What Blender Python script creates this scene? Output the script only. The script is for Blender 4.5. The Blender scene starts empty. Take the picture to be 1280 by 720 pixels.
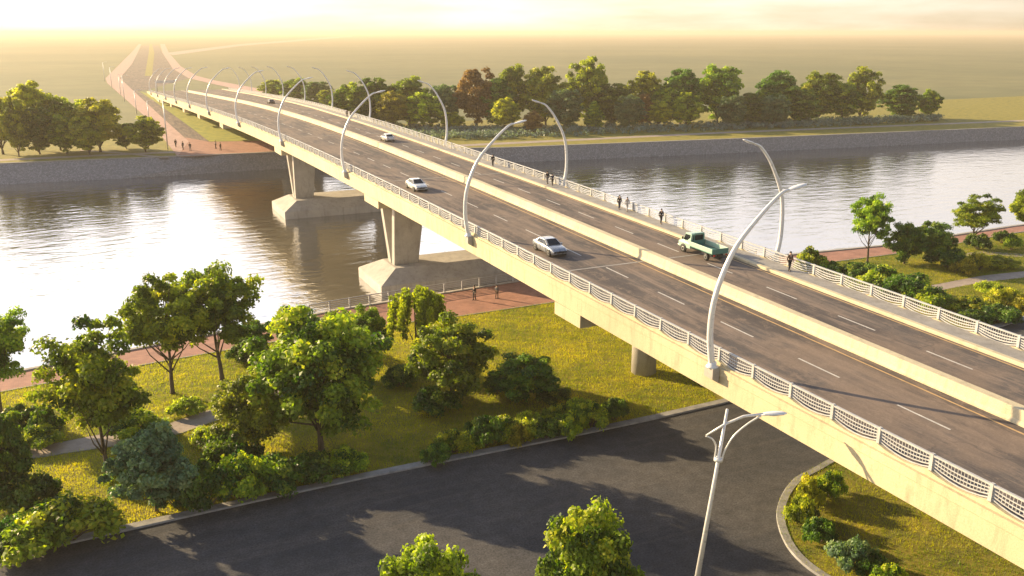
import bpy, math, random
import numpy as np
from mathutils import Vector, Matrix
R = math.radians
PI = math.pi
scene = bpy.context.scene
col = scene.collection
random.seed(7)

# ------------------------------------------------------------------ camera
F = 1100.0; PITCH = math.atan(320 / F); H = 33.0; YAW = R(25.2)
cam_d = bpy.data.cameras.new('camera'); cam = bpy.data.objects.new('camera', cam_d); col.objects.link(cam)
cam_d.sensor_width = 36; cam_d.lens = F / 1280 * 36
cam_d.clip_start = 0.5; cam_d.clip_end = 60000
cam.location = (0, 0, H); cam.rotation_euler = (PI / 2 - PITCH, 0, -YAW)
scene.camera = cam
_f = np.array([math.sin(YAW) * math.cos(PITCH), math.cos(YAW) * math.cos(PITCH), -math.sin(PITCH)])
_r = np.array([math.cos(YAW), -math.sin(YAW), 0.0]); _u = np.cross(_r, _f)

def at(px, py, z=0.0):
    """ground point (at height z) seen at a position of the surveyed photograph"""
    d = (px - 640) / F * _r + (360 - py) / F * _u + _f
    k = (z - H) / d[2]
    return Vector((d[0] * k, d[1] * k, z))

def row(x, y, z):
    v = np.array([x, y, z - H]); D = v @ _f
    return 360 - F * (v @ _u) / D, D

def height_for(b, top):
    lo, hi = 0.2, 60
    for _ in range(40):
        m = (lo + hi) / 2
        if row(b.x, b.y, b.z + m)[0] > top: lo = m
        else: hi = m
    return lo

# ------------------------------------------------------------------ helpers
def tag(o, label=None, cat=None, group=None, kind=None):
    if label: o['label'] = label
    if cat: o['category'] = cat
    if group: o['group'] = group
    if kind: o['kind'] = kind
    return o

def empty(name, loc=(0, 0, 0), rz=0.0):
    o = bpy.data.objects.new(name, None); col.objects.link(o)
    o.location = loc; o.rotation_euler = (0, 0, rz); o.empty_display_size = 0.5
    return o

def copy_tree(o, parent=None):
    c = o.copy(); col.objects.link(c)
    if parent: c.parent = parent
    for ch in list(o.children): copy_tree(ch, c)
    return c

class MB:
    def __init__(s): s.v = []; s.f = []; s.sm = []
    def add(s, verts, faces, smooth=False):
        n = len(s.v); s.v += [tuple(v) for v in verts]
        for f in faces: s.f.append([i + n for i in f]); s.sm.append(smooth)
    def box(s, x0, x1, y0, y1, z0, z1):
        s.add([(x0, y0, z0), (x1, y0, z0), (x1, y1, z0), (x0, y1, z0), (x0, y0, z1), (x1, y0, z1), (x1, y1, z1), (x0, y1, z1)],
              [(0, 3, 2, 1), (4, 5, 6, 7), (0, 1, 5, 4), (1, 2, 6, 5), (2, 3, 7, 6), (3, 0, 4, 7)])
    def hexa(s, b, t):
        """eight corners: four bottom (ccw), four top"""
        s.add(list(b) + list(t), [(0, 3, 2, 1), (4, 5, 6, 7), (0, 1, 5, 4), (1, 2, 6, 5), (2, 3, 7, 6), (3, 0, 4, 7)])
    def loft(s, rings, caps=True, closed=True, smooth=False):
        n = len(rings[0]); v = [p for r in rings for p in r]; f = []
        for i in range(len(rings) - 1):
            for j in range(n if closed else n - 1):
                a = i * n + j; b = i * n + (j + 1) % n
                f.append((a, b, b + n, a + n))
        if caps and closed:
            f.append(tuple(range(n - 1, -1, -1))); f.append(tuple((len(rings) - 1) * n + j for j in range(n)))
        s.add(v, f, smooth)
    def tube(s, pts, rad, seg=8, caps=True, flat=(1, 1)):
        pts = [Vector(p) for p in pts]; rings = []
        if not hasattr(rad, '__len__'): rad = [rad] * len(pts)
        prev = None
        for i, p in enumerate(pts):
            t = (pts[min(i + 1, len(pts) - 1)] - pts[max(i - 1, 0)]).normalized()
            if prev is None:
                a = Vector((0, 1, 0)) if abs(t.y) < 0.9 else Vector((1, 0, 0))
            else: a = prev
            a = (a - t * a.dot(t)).normalized(); b = t.cross(a); prev = a
            rings.append([p + (a * math.cos(2 * PI * k / seg) * flat[0] + b * math.sin(2 * PI * k / seg) * flat[1]) * rad[i] for k in range(seg)])
        s.loft(rings, caps, True, True)
    def lathe(s, prof, axis='z', seg=20, loc=(0, 0, 0)):
        rings = []
        for r, h in prof:
            ring = []
            for k in range(seg):
                a = 2 * PI * k / seg; c, d = r * math.cos(a), r * math.sin(a)
                p = (c, d, h) if axis == 'z' else ((h, c, d) if axis == 'x' else (d, h, c))
                ring.append((p[0] + loc[0], p[1] + loc[1], p[2] + loc[2]))
            rings.append(ring)
        s.loft(rings, True, True, True)
    def build(s, name, mat, parent=None, loc=None):
        me = bpy.data.meshes.new(name); me.from_pydata(s.v, [], s.f)
        me.polygons.foreach_set('use_smooth', s.sm); me.update()
        o = bpy.data.objects.new(name, me); col.objects.link(o)
        if mat: me.materials.append(mat)
        if parent: o.parent = parent
        if loc: o.location = loc
        return o

def recalc(o):
    import bmesh
    bm = bmesh.new(); bm.from_mesh(o.data); bmesh.ops.recalc_face_normals(bm, faces=bm.faces); bm.to_mesh(o.data); bm.free(); return o

def bevel(o, w, seg=2):
    m = o.modifiers.new('bevel', 'BEVEL'); m.width = w; m.segments = seg; m.limit_method = 'ANGLE'; m.angle_limit = R(40); return o

def sheet(name, pts, mat, z=None, kind='structure', thick=0.0):
    """a flat polygon laid on the ground"""
    from mathutils.geometry import tessellate_polygon
    P = [Vector((p[0], p[1], p[2] if z is None else z)) for p in pts]
    mb = MB(); tris = tessellate_polygon([P])
    mb.add(P, tris); o = mb.build(name, mat); recalc(o)
    if o.data.polygons[0].normal.z < 0: o.data.flip_normals()
    o['kind'] = kind
    return o

def smooth_poly(pts, n=6, closed=False):
    out = []; m = len(pts); P = [Vector(p) for p in pts]
    for i in range(m if closed else m - 1):
        p0 = P[(i - 1) % m] if closed or i > 0 else P[i]; p1 = P[i]; p2 = P[(i + 1) % m]
        p3 = P[(i + 2) % m] if closed or i < m - 2 else P[(i + 1) % m]
        for k in range(n):
            t = k / n
            out.append(0.5 * ((2 * p1) + (p2 - p0) * t + (2 * p0 - 5 * p1 + 4 * p2 - p3) * t * t + (3 * p1 - p0 - 3 * p2 + p3) * t ** 3))
    if not closed: out.append(P[-1])
    return out

def strip(mb, pts, w, z0, z1, side=1):
    """kerb-like bar along a polyline, w wide towards its left (side=1)"""
    P = [Vector((p[0], p[1], 0)) for p in pts]; rings = []
    for i, p in enumerate(P):
        t = (P[min(i + 1, len(P) - 1)] - P[max(i - 1, 0)]).normalized(); nrm = Vector((-t.y, t.x, 0)) * side
        q = p + nrm * w
        rings.append([(p.x, p.y, z0), (q.x, q.y, z0), (q.x, q.y, z1), (p.x + nrm.x * .03, p.y + nrm.y * .03, z1), (p.x, p.y, z1 - .03)])
    mb.loft(rings)

# ------------------------------------------------------------------ materials
class NT:
    def __init__(s, name):
        s.m = bpy.data.materials.new(name); s.m.use_nodes = True; s.t = s.m.node_tree; s.t.nodes.clear()
        s.out = s.n('ShaderNodeOutputMaterial')
    def n(s, typ, **kw):
        o = s.t.nodes.new(typ)
        for k, v in kw.items():
            if k in o.inputs: s.set(o, k, v)
            else: setattr(o, k, v)
        return o
    def set(s, node, k, v):
        if hasattr(v, 'is_linked') or isinstance(v, bpy.types.NodeSocket): s.t.links.new(v, node.inputs[k])
        else: node.inputs[k].default_value = v
    def link(s, a, b): s.t.links.new(a, b)
    def coord(s, scale=(1, 1, 1), kind='Object'):
        tc = s.n('ShaderNodeTexCoord'); mp = s.n('ShaderNodeMapping'); s.link(tc.outputs[kind], mp.inputs['Vector'])
        mp.inputs['Scale'].default_value = scale; return mp.outputs['Vector']
    def noise(s, vec, scale, detail=4, rough=0.55, dist=0.0):
        o = s.n('ShaderNodeTexNoise'); s.link(vec, o.inputs['Vector'])
        o.inputs['Scale'].default_value = scale; o.inputs['Detail'].default_value = detail
        o.inputs['Roughness'].default_value = rough; o.inputs['Distortion'].default_value = dist
        return o.outputs['Fac']
    def ramp(s, fac, stops):
        o = s.n('ShaderNodeValToRGB'); s.link(fac, o.inputs['Fac']); e = o.color_ramp.elements
        while len(e) < len(stops): e.new(0.5)
        for i, (p, c) in enumerate(stops):
            e[i].position = p; e[i].color = tuple(c) + (1,) if len(c) == 3 else c
        return o.outputs['Color']
    def mix(s, fac, a, b, mode='MIX'):
        o = s.n('ShaderNodeMix', data_type='RGBA', blend_type=mode)
        if isinstance(fac, (int, float)): o.inputs[0].default_value = fac
        else: s.link(fac, o.inputs[0])
        for i, c in ((6, a), (7, b)):
            if isinstance(c, (tuple, list)): o.inputs[i].default_value = tuple(c) + (1,) if len(c) == 3 else c
            else: s.link(c, o.inputs[i])
        return o.outputs[2]
    def math(s, op, a, b=0.0):
        o = s.n('ShaderNodeMath', operation=op)
        for i, c in ((0, a), (1, b)):
            if isinstance(c, (int, float)): o.inputs[i].default_value = c
            else: s.link(c, o.inputs[i])
        return o.outputs[0]
    def bump(s, h, strength=0.3, dist=0.05):
        o = s.n('ShaderNodeBump'); s.link(h, o.inputs['Height']); o.inputs['Strength'].default_value = strength
        o.inputs['Distance'].default_value = dist; return o.outputs['Normal']
    def bsdf(s, color, rough=0.6, normal=None, **kw):
        b = s.n('ShaderNodeBsdfPrincipled')
        if isinstance(color, (tuple, list)): b.inputs['Base Color'].default_value = tuple(color) + (1,)
        else: s.link(color, b.inputs['Base Color'])
        if isinstance(rough, (int, float)): b.inputs['Roughness'].default_value = rough
        else: s.link(rough, b.inputs['Roughness'])
        if normal is not None: s.link(normal, b.inputs['Normal'])
        for k, v in kw.items(): b.inputs[k.replace('_', ' ')].default_value = v
        s.link(b.outputs[0], s.out.inputs['Surface']); return b

def concrete(name, base, var=0.25, scale=0.35):
    t = NT(name); v = t.coord()
    n1 = t.noise(v, scale, 6, 0.6); n2 = t.noise(t.coord((1.2, 1.2, 0.25)), 1.3, 5, 0.65); n3 = t.noise(v, 14, 3)
    d = tuple(c * (1 - var) for c in base); l = tuple(min(.9, c * (1 + var * .5)) for c in base)
    c = t.ramp(n1, [(0.3, d), (0.7, l)])
    c = t.mix(t.ramp(n2, [(0.50, (0, 0, 0)), (0.74, (.6, .6, .6))]), c, tuple(x * .48 for x in base))
    c = t.mix(0.18, c, t.ramp(n3, [(0.3, (0.1, .1, .1)), (0.7, (.8, .8, .8))]), 'OVERLAY')
    t.bsdf(c, 0.8, t.bump(n3, 0.15, 0.02)); return t.m

def paint(name, base, rough=0.35, metal=0.0, var=0.1, coat=0.0):
    t = NT(name); n = t.noise(t.coord(), 3.0, 5)
    c = t.ramp(n, [(0.3, tuple(x * (1 - var) for x in base)), (0.7, base)])
    t.bsdf(c, t.ramp(n, [(0.3, (rough * .8,) * 3), (0.7, (min(1, rough * 1.25),) * 3)]), Metallic=metal, Coat_Weight=coat); return t.m

def asphalt_deck():
    t = NT('worn_asphalt'); v = t.coord(); vs = t.coord((1, 0.06, 1)); vm = t.coord((1, 0.09, 1))
    big = t.noise(v, 0.11, 5, 0.6); st = t.noise(vs, 0.9, 6, 0.65, 0.6); md = t.noise(vm, 1.2, 6, 0.7, 0.2); fine = t.noise(v, 9, 4, 0.7)
    c = t.ramp(st, [(0.40, (.098, .088, .086)), (0.5, (.165, .134, .116)), (0.6, (.235, .182, .148))])
    c = t.mix(t.ramp(md, [(0.47, (0, 0, 0)), (0.60, (.85, .85, .85))]), c, (.090, .082, .083))
    c = t.mix(t.ramp(big, [(0.46, (0, 0, 0)), (0.58, (.7, .7, .7))]), c, (.205, .155, .122))
    pt = t.noise(t.coord((1, .16, 1)), .45, 6, .72, .25); c = t.mix(t.ramp(pt, [(0.50, (0, 0, 0)), (0.60, (.75, .75, .75))]), c, (.072, .064, .066))
    p2 = t.noise(t.coord((1, .6, 1)), 1.1, 7, .78, .2); c = t.mix(t.ramp(p2, [(0.52, (0, 0, 0)), (0.64, (.6, .6, .6))]), c, (.25, .19, .15))
    c = t.mix(0.3, c, t.ramp(fine, [(0.25, (.2, .2, .2)), (0.75, (.8, .8, .8))]), 'OVERLAY')
    vo = t.n('ShaderNodeTexVoronoi', feature='DISTANCE_TO_EDGE')
    wv = t.n('ShaderNodeVectorMath', operation='ADD'); t.link(t.coord((.22, .10, .2)), wv.inputs[0])
    nz = t.n('ShaderNodeTexNoise'); t.link(v, nz.inputs['Vector']); nz.inputs['Scale'].default_value = .6
    sc = t.n('ShaderNodeVectorMath', operation='SCALE'); t.link(nz.outputs['Color'], sc.inputs[0]); sc.inputs['Scale'].default_value = .5
    t.link(sc.outputs[0], wv.inputs[1]); t.link(wv.outputs[0], vo.inputs['Vector']); vo.inputs['Scale'].default_value = 1.0
    crack = t.ramp(vo.outputs['Distance'], [(0.0, (1, 1, 1)), (0.022, (0, 0, 0))])
    cm = t.ramp(t.noise(v, 0.16, 3), [(0.5, (0, 0, 0)), (0.6, (.45, .45, .45))])
    c = t.mix(t.mix(1.0, crack, cm, 'MULTIPLY'), c, (.07, .06, .058))
    t.bsdf(c, 0.9, t.bump(fine, 0.25, 0.02), Specular_IOR_Level=.2); return t.m

def asphalt_road():
    t = NT('dark_asphalt'); v = t.coord()
    n1 = t.noise(v, 0.09, 5, 0.6); n2 = t.noise(v, 1.1, 5, 0.65); n3 = t.noise(v, 7, 4, 0.75)
    c = t.ramp(n1, [(0.36, (.042, .045, .053)), (0.64, (.084, .080, .080))])
    st = t.noise(t.coord((.05, 1.0, 1)), .8, 5, .65, .5); c = t.mix(t.ramp(st, [(0.5, (0, 0, 0)), (0.66, (.5, .5, .5))]), c, (.105, .096, .090))
    c = t.mix(0.45, c, t.ramp(n2, [(0.3, (.25, .25, .25)), (0.7, (.75, .75, .75))]), 'OVERLAY')
    c = t.mix(0.75, c, t.ramp(n3, [(0.3, (.15, .15, .15)), (0.72, (.9, .9, .9))]), 'OVERLAY')
    t.bsdf(c, 0.9, t.bump(n3, 0.4, 0.03), Specular_IOR_Level=.2); return t.m

def grass_ground():
    t = NT('grass_ground'); v = t.coord()
    n1 = t.noise(v, 0.06, 5, 0.6); n2 = t.noise(v, 0.5, 6, 0.65); n3 = t.noise(v, 5, 5, 0.75)
    c = t.ramp(n2, [(0.32, (.085, .095, .008)), (0.5, (.20, .175, .012)), (0.68, (.31, .235, .020))])
    c = t.mix(t.ramp(n1, [(0.4, (0, 0, 0)), (0.65, (.6, .6, .6))]), c, (.22, .19, .022))
    c = t.mix(0.4, c, t.ramp(n3, [(0.3, (.2, .2, .2)), (0.7, (.8, .8, .8))]), 'OVERLAY')
    t.bsdf(c, 0.9, t.bump(n3, 0.7, 0.08)); return t.m

def field():
    t = NT('far_field'); v = t.coord()
    n1 = t.noise(v, 0.004, 6, 0.6); n2 = t.noise(v, 0.05, 5, 0.6)
    c = t.ramp(n1, [(0.35, (.085, .10, .035)), (0.65, (.15, .145, .055))])
    c = t.mix(0.4, c, t.ramp(n2, [(0.3, (.3, .3, .3)), (0.7, (.7, .7, .7))]), 'OVERLAY')
    t.bsdf(c, 0.95); return t.m

def paving(name, c1, c2, mortar, bw=0.4):
    t = NT(name); v = t.coord()
    b = t.n('ShaderNodeTexBrick'); t.link(v, b.inputs['Vector']); b.inputs['Scale'].default_value = 1.0
    b.inputs['Brick Width'].default_value = bw; b.inputs['Row Height'].default_value = bw / 2; b.inputs['Mortar Size'].default_value = .012
    b.inputs['Color1'].default_value = c1 + (1,); b.inputs['Color2'].default_value = c2 + (1,); b.inputs['Mortar'].default_value = mortar + (1,)
    n = t.noise(v, 0.5, 5, .65)
    c = t.mix(0.5, b.outputs['Color'], t.ramp(n, [(0.3, (.25, .25, .25)), (0.7, (.75, .75, .75))]), 'OVERLAY')
    t.bsdf(c, 0.85); return t.m

def stone():
    t = NT('rubble_stone'); v = t.coord((2.3, 2.3, 3.0))
    vo = t.n('ShaderNodeTexVoronoi'); t.link(v, vo.inputs['Vector']); vo.inputs['Scale'].default_value = 1.1
    ve = t.n('ShaderNodeTexVoronoi', feature='DISTANCE_TO_EDGE'); t.link(v, ve.inputs['Vector']); ve.inputs['Scale'].default_value = 1.1
    bw = t.n('ShaderNodeRGBToBW'); t.link(vo.outputs['Color'], bw.inputs[0])
    c = t.ramp(bw.outputs[0], [(0.2, (.17, .175, .19)), (0.8, (.27, .275, .29))])
    c = t.mix(t.ramp(ve.outputs['Distance'], [(0.02, (1, 1, 1)), (0.09, (0, 0, 0))]), c, (.11, .11, .12))
    sp = t.n('ShaderNodeSeparateXYZ'); tc = t.n('ShaderNodeTexCoord'); t.link(tc.outputs['Object'], sp.inputs[0])
    wet = t.ramp(t.math('ADD', sp.outputs['Z'], t.math('MULTIPLY', t.noise(v, .5), .6)), [(0.0, (.8, .8, .8)), (0.0, (0, 0, 0))])
    t.bsdf(c, 0.85, t.bump(t.ramp(ve.outputs['Distance'], [(0, (0, 0, 0)), (.25, (1, 1, 1))]), 0.5, 0.06)); return t.m

def leaf(name, dark, light, warm=(.20, .16, .02), trans=0.42):
    t = NT(name); a = t.n('ShaderNodeAttribute', attribute_name='tint'); oi = t.n('ShaderNodeObjectInfo')
    c = t.ramp(a.outputs['Fac'], [(0.0, dark), (0.75, light), (1.0, warm)])
    hs = t.n('ShaderNodeHueSaturation'); t.link(c, hs.inputs['Color'])
    t.link(t.math('ADD', t.math('MULTIPLY', oi.outputs['Random'], .03), .495), hs.inputs['Hue'])
    t.link(t.math('ADD', t.math('MULTIPLY', oi.outputs['Random'], .4), .8), hs.inputs['Value'])
    p = t.n('ShaderNodeBsdfPrincipled'); t.link(hs.outputs[0], p.inputs['Base Color']); p.inputs['Roughness'].default_value = .5
    p.inputs['Specular IOR Level'].default_value = .35
    tr = t.n('ShaderNodeBsdfTranslucent'); tcn = t.mix(1.0, hs.outputs[0], (1.9, 2.1, .6), 'MULTIPLY'); t.link(tcn, tr.inputs['Color'])
    mx = t.n('ShaderNodeMixShader'); mx.inputs[0].default_value = trans; t.link(p.outputs[0], mx.inputs[1]); t.link(tr.outputs[0], mx.inputs[2])
    t.link(mx.outputs[0], t.out.inputs['Surface']); return t.m

def bark():
    t = NT('bark'); v = t.coord((3, 3, .6)); n = t.noise(v, 3, 6, .7)
    t.bsdf(t.ramp(n, [(0.3, (.045, .033, .024)), (0.7, (.13, .098, .07))]), .9, t.bump(n, .7, .05)); return t.m

def water_mat():
    t = NT('river_water'); v = t.coord((1, 1, 1)); va = t.coord((.55, 1.15, 1))
    w1 = t.noise(va, 0.42, 3, .5, .3); w2 = t.noise(v, 1.7, 3, .55); w3 = t.noise(va, 0.09, 2, .5)
    h = t.math('ADD', t.math('ADD', w1, t.math('MULTIPLY', w2, .22)), t.math('MULTIPLY', w3, .9))
    nb = t.bump(h, WATER_BUMP, 1.0)
    body = t.n('ShaderNodeBsdfPrincipled'); body.inputs['Base Color'].default_value = (.030, .032, .026, 1); body.inputs['Roughness'].default_value = .1; t.link(nb, body.inputs['Normal'])
    gl = t.n('ShaderNodeBsdfGlossy'); gl.inputs['Color'].default_value = (.97, .97, 1.0, 1); gl.inputs['Roughness'].default_value = .06; t.link(nb, gl.inputs['Normal'])
    fr = t.n('ShaderNodeFresnel'); fr.inputs['IOR'].default_value = WATER_IOR; t.link(nb, fr.inputs['Normal'])
    mx = t.n('ShaderNodeMixShader'); t.link(fr.outputs[0], mx.inputs[0]); t.link(body.outputs[0], mx.inputs[1]); t.link(gl.outputs[0], mx.inputs[2])
    t.link(mx.outputs[0], t.out.inputs['Surface']); return t.m
WATER_BUMP = 0.13; WATER_IOR = 6.0

M = {}
M['deck_conc'] = concrete('girder_concrete', (.54, .455, .29), .2, .12)
M['conc'] = concrete('pier_concrete', (.40, .37, .33), .22)
M['median'] = concrete('barrier_concrete', (.57, .49, .33), .16)
M['kerb'] = concrete('kerb_stone', (.30, .29, .28), .3, 1.2)
M['walk'] = concrete('walkway_concrete', (.30, .285, .27), .25, .6)
M['rail'] = paint('rail_paint', (.47, .47, .47), .45, 0.0, .2)
M['lamp'] = paint('lamp_paint', (.74, .73, .72), .3, .15, .08)
M['grey_metal'] = paint('grey_metal', (.30, .30, .31), .4, .7)
M['glass_lamp'] = paint('lamp_lens', (.62, .64, .68), .15, 0, .05)
M['deck'] = asphalt_deck(); M['road'] = asphalt_road(); M['grass'] = grass_ground(); M['field'] = field()
def turf():
    t = NT('bright_turf'); n = t.noise(t.coord(), .4, 6, .7)
    t.bsdf(t.ramp(n, [(0.35, (.13, .17, .008)), (0.65, (.30, .29, .012))]), .95, t.bump(n, .5, .1)); return t.m
M['turf'] = turf()
M['brick'] = paving('red_brick_paving', (.36, .17, .12), (.30, .14, .10), (.20, .13, .10))
M['pinkpave'] = paving('pink_paving', (.44, .27, .22), (.38, .23, .19), (.28, .2, .17), .6)
M['gravel'] = concrete('path_gravel', (.36, .29, .24), .25, .8)
M['stone'] = stone(); M['bark'] = bark(); M['water'] = water_mat()
M['white_line'] = paint('road_paint_white', (.62, .59, .54), .7, 0, .35)
M['amber_line'] = paint('road_paint_amber', (.55, .36, .17), .7, 0, .35)
M['tyre'] = paint('tyre_rubber', (.02, .02, .02), .8); M['rim'] = paint('wheel_rim', (.45, .45, .45), .3, .8)
M['glass'] = paint('car_glass', (.015, .02, .026), .06, 0, .1)
M['black'] = paint('black_trim', (.018, .018, .02), .5); M['headlight'] = paint('headlight', (.6, .62, .65), .1, .3)
M['taillight'] = paint('taillight', (.35, .02, .015), .25)
M['silver'] = paint('silver_paint', (.36, .385, .43), .28, .5, .06, .6); M['white_car'] = paint('white_paint', (.72, .71, .69), .28, 0, .05, .6)
M['dark_car'] = paint('dark_paint', (.035, .037, .045), .28, .2, .1, .6); M['pale_car'] = paint('pale_paint', (.58, .56, .52), .28, .1, .05, .6)
M['green_truck'] = paint('sage_green_paint', (.36, .52, .42), .4, 0, .12, .3); M['truck_bed'] = paint('bed_green', (.06, .19, .16), .55, 0, .2)
M['skin'] = paint('skin', (.42, .27, .19), .6)
M['cloth_black'] = paint('black_cloth', (.018, .018, .022), .9, 0, .3); M['cloth_navy'] = paint('navy_cloth', (.03, .04, .075), .9, 0, .3)
M['cloth_grey'] = paint('grey_cloth', (.14, .14, .15), .9, 0, .3); M['cloth_pale'] = paint('pale_cloth', (.50, .47, .43), .9, 0, .2)
M['cloth_brown'] = paint('brown_cloth', (.09, .055, .035), .9, 0, .3); M['hair'] = paint('hair', (.018, .013, .01), .7)
M['sign_white'] = paint('sign_white', (.68, .66, .62), .5)
G_ = {'green': leaf('leaf_green', (.032, .075, .007), (.25, .31, .018), (.46, .42, .03)),
      'olive': leaf('leaf_olive', (.060, .090, .008), (.33, .35, .022), (.54, .46, .03)),
      'deep': leaf('leaf_deep', (.020, .056, .010), (.130, .205, .020), (.29, .31, .03), .34),
      'blue': leaf('leaf_bluegreen', (.045, .090, .042), (.17, .235, .12), (.26, .28, .11), .34),
      'painted_mist': leaf('leaf_painted_mist', (.09, .13, .13), (.20, .25, .25), (.26, .28, .24), .3),  # pale blue of the distant haze painted into the scrub leaf colour
      'gold': leaf('leaf_gold', (.14, .14, .010), (.38, .33, .025), (.52, .40, .04), .48),
      'rust': leaf('leaf_rust', (.11, .055, .02), (.27, .14, .045), (.36, .22, .05))}

# ------------------------------------------------------------------ light
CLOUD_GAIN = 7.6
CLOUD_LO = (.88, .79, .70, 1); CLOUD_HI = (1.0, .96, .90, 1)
SUN_EL = 18.5; SUN_AZ = -36.0   # azimuth from +Y, towards -X
sd = Vector((math.sin(R(SUN_AZ)) * math.cos(R(SUN_EL)), math.cos(R(SUN_AZ)) * math.cos(R(SUN_EL)), math.sin(R(SUN_EL))))
sl = bpy.data.lights.new('sun', 'SUN'); sl.energy = 5.0; sl.angle = R(0.55); sl.color = (1.0, .76, .43)
so = bpy.data.objects.new('sun', sl); col.objects.link(so); so.rotation_euler = (-sd).to_track_quat('-Z', 'Y').to_euler()
w = bpy.data.worlds.new('World'); scene.world = w; w.use_nodes = True
nt = w.node_tree; nt.nodes.clear()
def wn(t, **k):
    o = nt.nodes.new(t)
    for a, b in k.items(): setattr(o, a, b)
    return o
sky = wn('ShaderNodeTexSky', sky_type='NISHITA', sun_disc=False, sun_elevation=R(SUN_EL), sun_rotation=R(SUN_AZ % 360), air_density=1.0, dust_density=1.0, ozone_density=1.0, altitude=0)
bg = wn('ShaderNodeBackground'); bg.inputs['Strength'].default_value = 0.085
wo = wn('ShaderNodeOutputWorld')
tcw = wn('ShaderNodeTexCoord'); sep = wn('ShaderNodeSeparateXYZ'); nt.links.new(tcw.outputs['Generated'], sep.inputs[0])
mp = wn('ShaderNodeMapping'); mp.inputs['Scale'].default_value = (2.2, 2.2, 16); nt.links.new(tcw.outputs['Generated'], mp.inputs['Vector'])
cn = wn('ShaderNodeTexNoise'); cn.inputs['Scale'].default_value = 2.3; cn.inputs['Detail'].default_value = 7; cn.inputs['Roughness'].default_value = .55
nt.links.new(mp.outputs[0], cn.inputs['Vector'])
cr = wn('ShaderNodeValToRGB'); cr.color_ramp.elements[0].position = .45; cr.color_ramp.elements[1].position = .62; nt.links.new(cn.outputs['Fac'], cr.inputs['Fac'])
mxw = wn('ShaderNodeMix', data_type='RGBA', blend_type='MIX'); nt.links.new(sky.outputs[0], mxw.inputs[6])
cr.color_ramp.elements[0].position = .30; cr.color_ramp.elements[1].position = .62
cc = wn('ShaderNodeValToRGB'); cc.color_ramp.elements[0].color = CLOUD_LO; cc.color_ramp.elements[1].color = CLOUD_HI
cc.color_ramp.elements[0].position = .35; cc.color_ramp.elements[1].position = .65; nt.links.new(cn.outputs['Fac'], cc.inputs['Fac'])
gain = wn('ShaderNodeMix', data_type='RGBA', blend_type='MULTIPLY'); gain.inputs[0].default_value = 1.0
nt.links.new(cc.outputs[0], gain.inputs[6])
# bright thin overcast above a creamy horizon, stronger towards the sun
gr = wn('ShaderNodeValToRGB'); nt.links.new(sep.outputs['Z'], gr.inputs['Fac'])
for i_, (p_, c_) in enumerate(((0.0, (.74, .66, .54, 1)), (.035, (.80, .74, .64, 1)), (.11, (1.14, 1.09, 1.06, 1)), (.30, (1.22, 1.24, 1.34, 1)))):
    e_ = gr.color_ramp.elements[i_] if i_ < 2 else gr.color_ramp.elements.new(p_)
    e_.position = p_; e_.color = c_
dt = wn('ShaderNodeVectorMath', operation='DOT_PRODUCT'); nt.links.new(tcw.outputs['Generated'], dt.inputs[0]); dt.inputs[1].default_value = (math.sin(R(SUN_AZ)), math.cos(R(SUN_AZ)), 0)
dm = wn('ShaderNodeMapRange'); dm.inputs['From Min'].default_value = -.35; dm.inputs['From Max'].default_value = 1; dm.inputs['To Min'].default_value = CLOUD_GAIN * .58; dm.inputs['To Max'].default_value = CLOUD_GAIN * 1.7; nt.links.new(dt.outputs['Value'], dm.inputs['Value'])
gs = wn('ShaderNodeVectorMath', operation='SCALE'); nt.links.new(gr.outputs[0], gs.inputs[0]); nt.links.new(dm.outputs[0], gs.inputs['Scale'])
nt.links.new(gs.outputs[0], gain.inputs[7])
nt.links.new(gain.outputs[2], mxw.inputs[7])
er = wn('ShaderNodeMapRange'); er.inputs['From Min'].default_value = .28; er.inputs['From Max'].default_value = .62; er.inputs['To Min'].default_value = 1; er.inputs['To Max'].default_value = .0
nt.links.new(sep.outputs['Z'], er.inputs['Value'])
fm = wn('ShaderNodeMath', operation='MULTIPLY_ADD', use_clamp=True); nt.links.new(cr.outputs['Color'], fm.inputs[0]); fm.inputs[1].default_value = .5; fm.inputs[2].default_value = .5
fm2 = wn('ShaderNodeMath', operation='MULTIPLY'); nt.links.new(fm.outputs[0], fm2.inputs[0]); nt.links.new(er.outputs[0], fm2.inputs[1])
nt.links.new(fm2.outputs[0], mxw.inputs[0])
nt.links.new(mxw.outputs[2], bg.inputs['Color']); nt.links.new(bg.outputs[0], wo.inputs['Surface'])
scene.view_settings.view_transform = 'Standard'; scene.view_settings.look = 'None'
scene.view_settings.exposure = 1.30; scene.view_settings.gamma = 1.0; scene.view_settings.use_curve_mapping = False
scene.render.engine = 'CYCLES'

# ------------------------------------------------------------------ terrain
WZ = -2.0; FZ = 2.0       # water level, far bank level
NB = [at(*p) for p in [(0, 470), (425, 388), (650, 352), (1020, 316), (1114, 307), (1262, 284)]]
NB = [Vector((-400, 75, 0)), Vector((-60, 87, 0))] + NB + [Vector((400, 103, 0))]
FBT = [Vector((-400, 252, FZ)), at(0, 205, FZ), Vector((45.5, 240.5, FZ)), Vector((104, 223.2, FZ)), Vector((190, 211, FZ)), Vector((284, 199.5, FZ)), Vector((420, 184, FZ))]
FBW = [Vector((-400, 244, WZ)), Vector((-21, 237, WZ)), Vector((45.3, 236.2, WZ)), Vector((104, 221.4, WZ)), Vector((190, 209.5, WZ)), Vector((284, 198.2, WZ)), Vector((420, 183, WZ))]
def poly_y(P, x): return float(np.interp(x, [p.x for p in P], [p.y for p in P]))
BIG = 24000
def fb_top(x): return poly_y(FBT, x)
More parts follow.
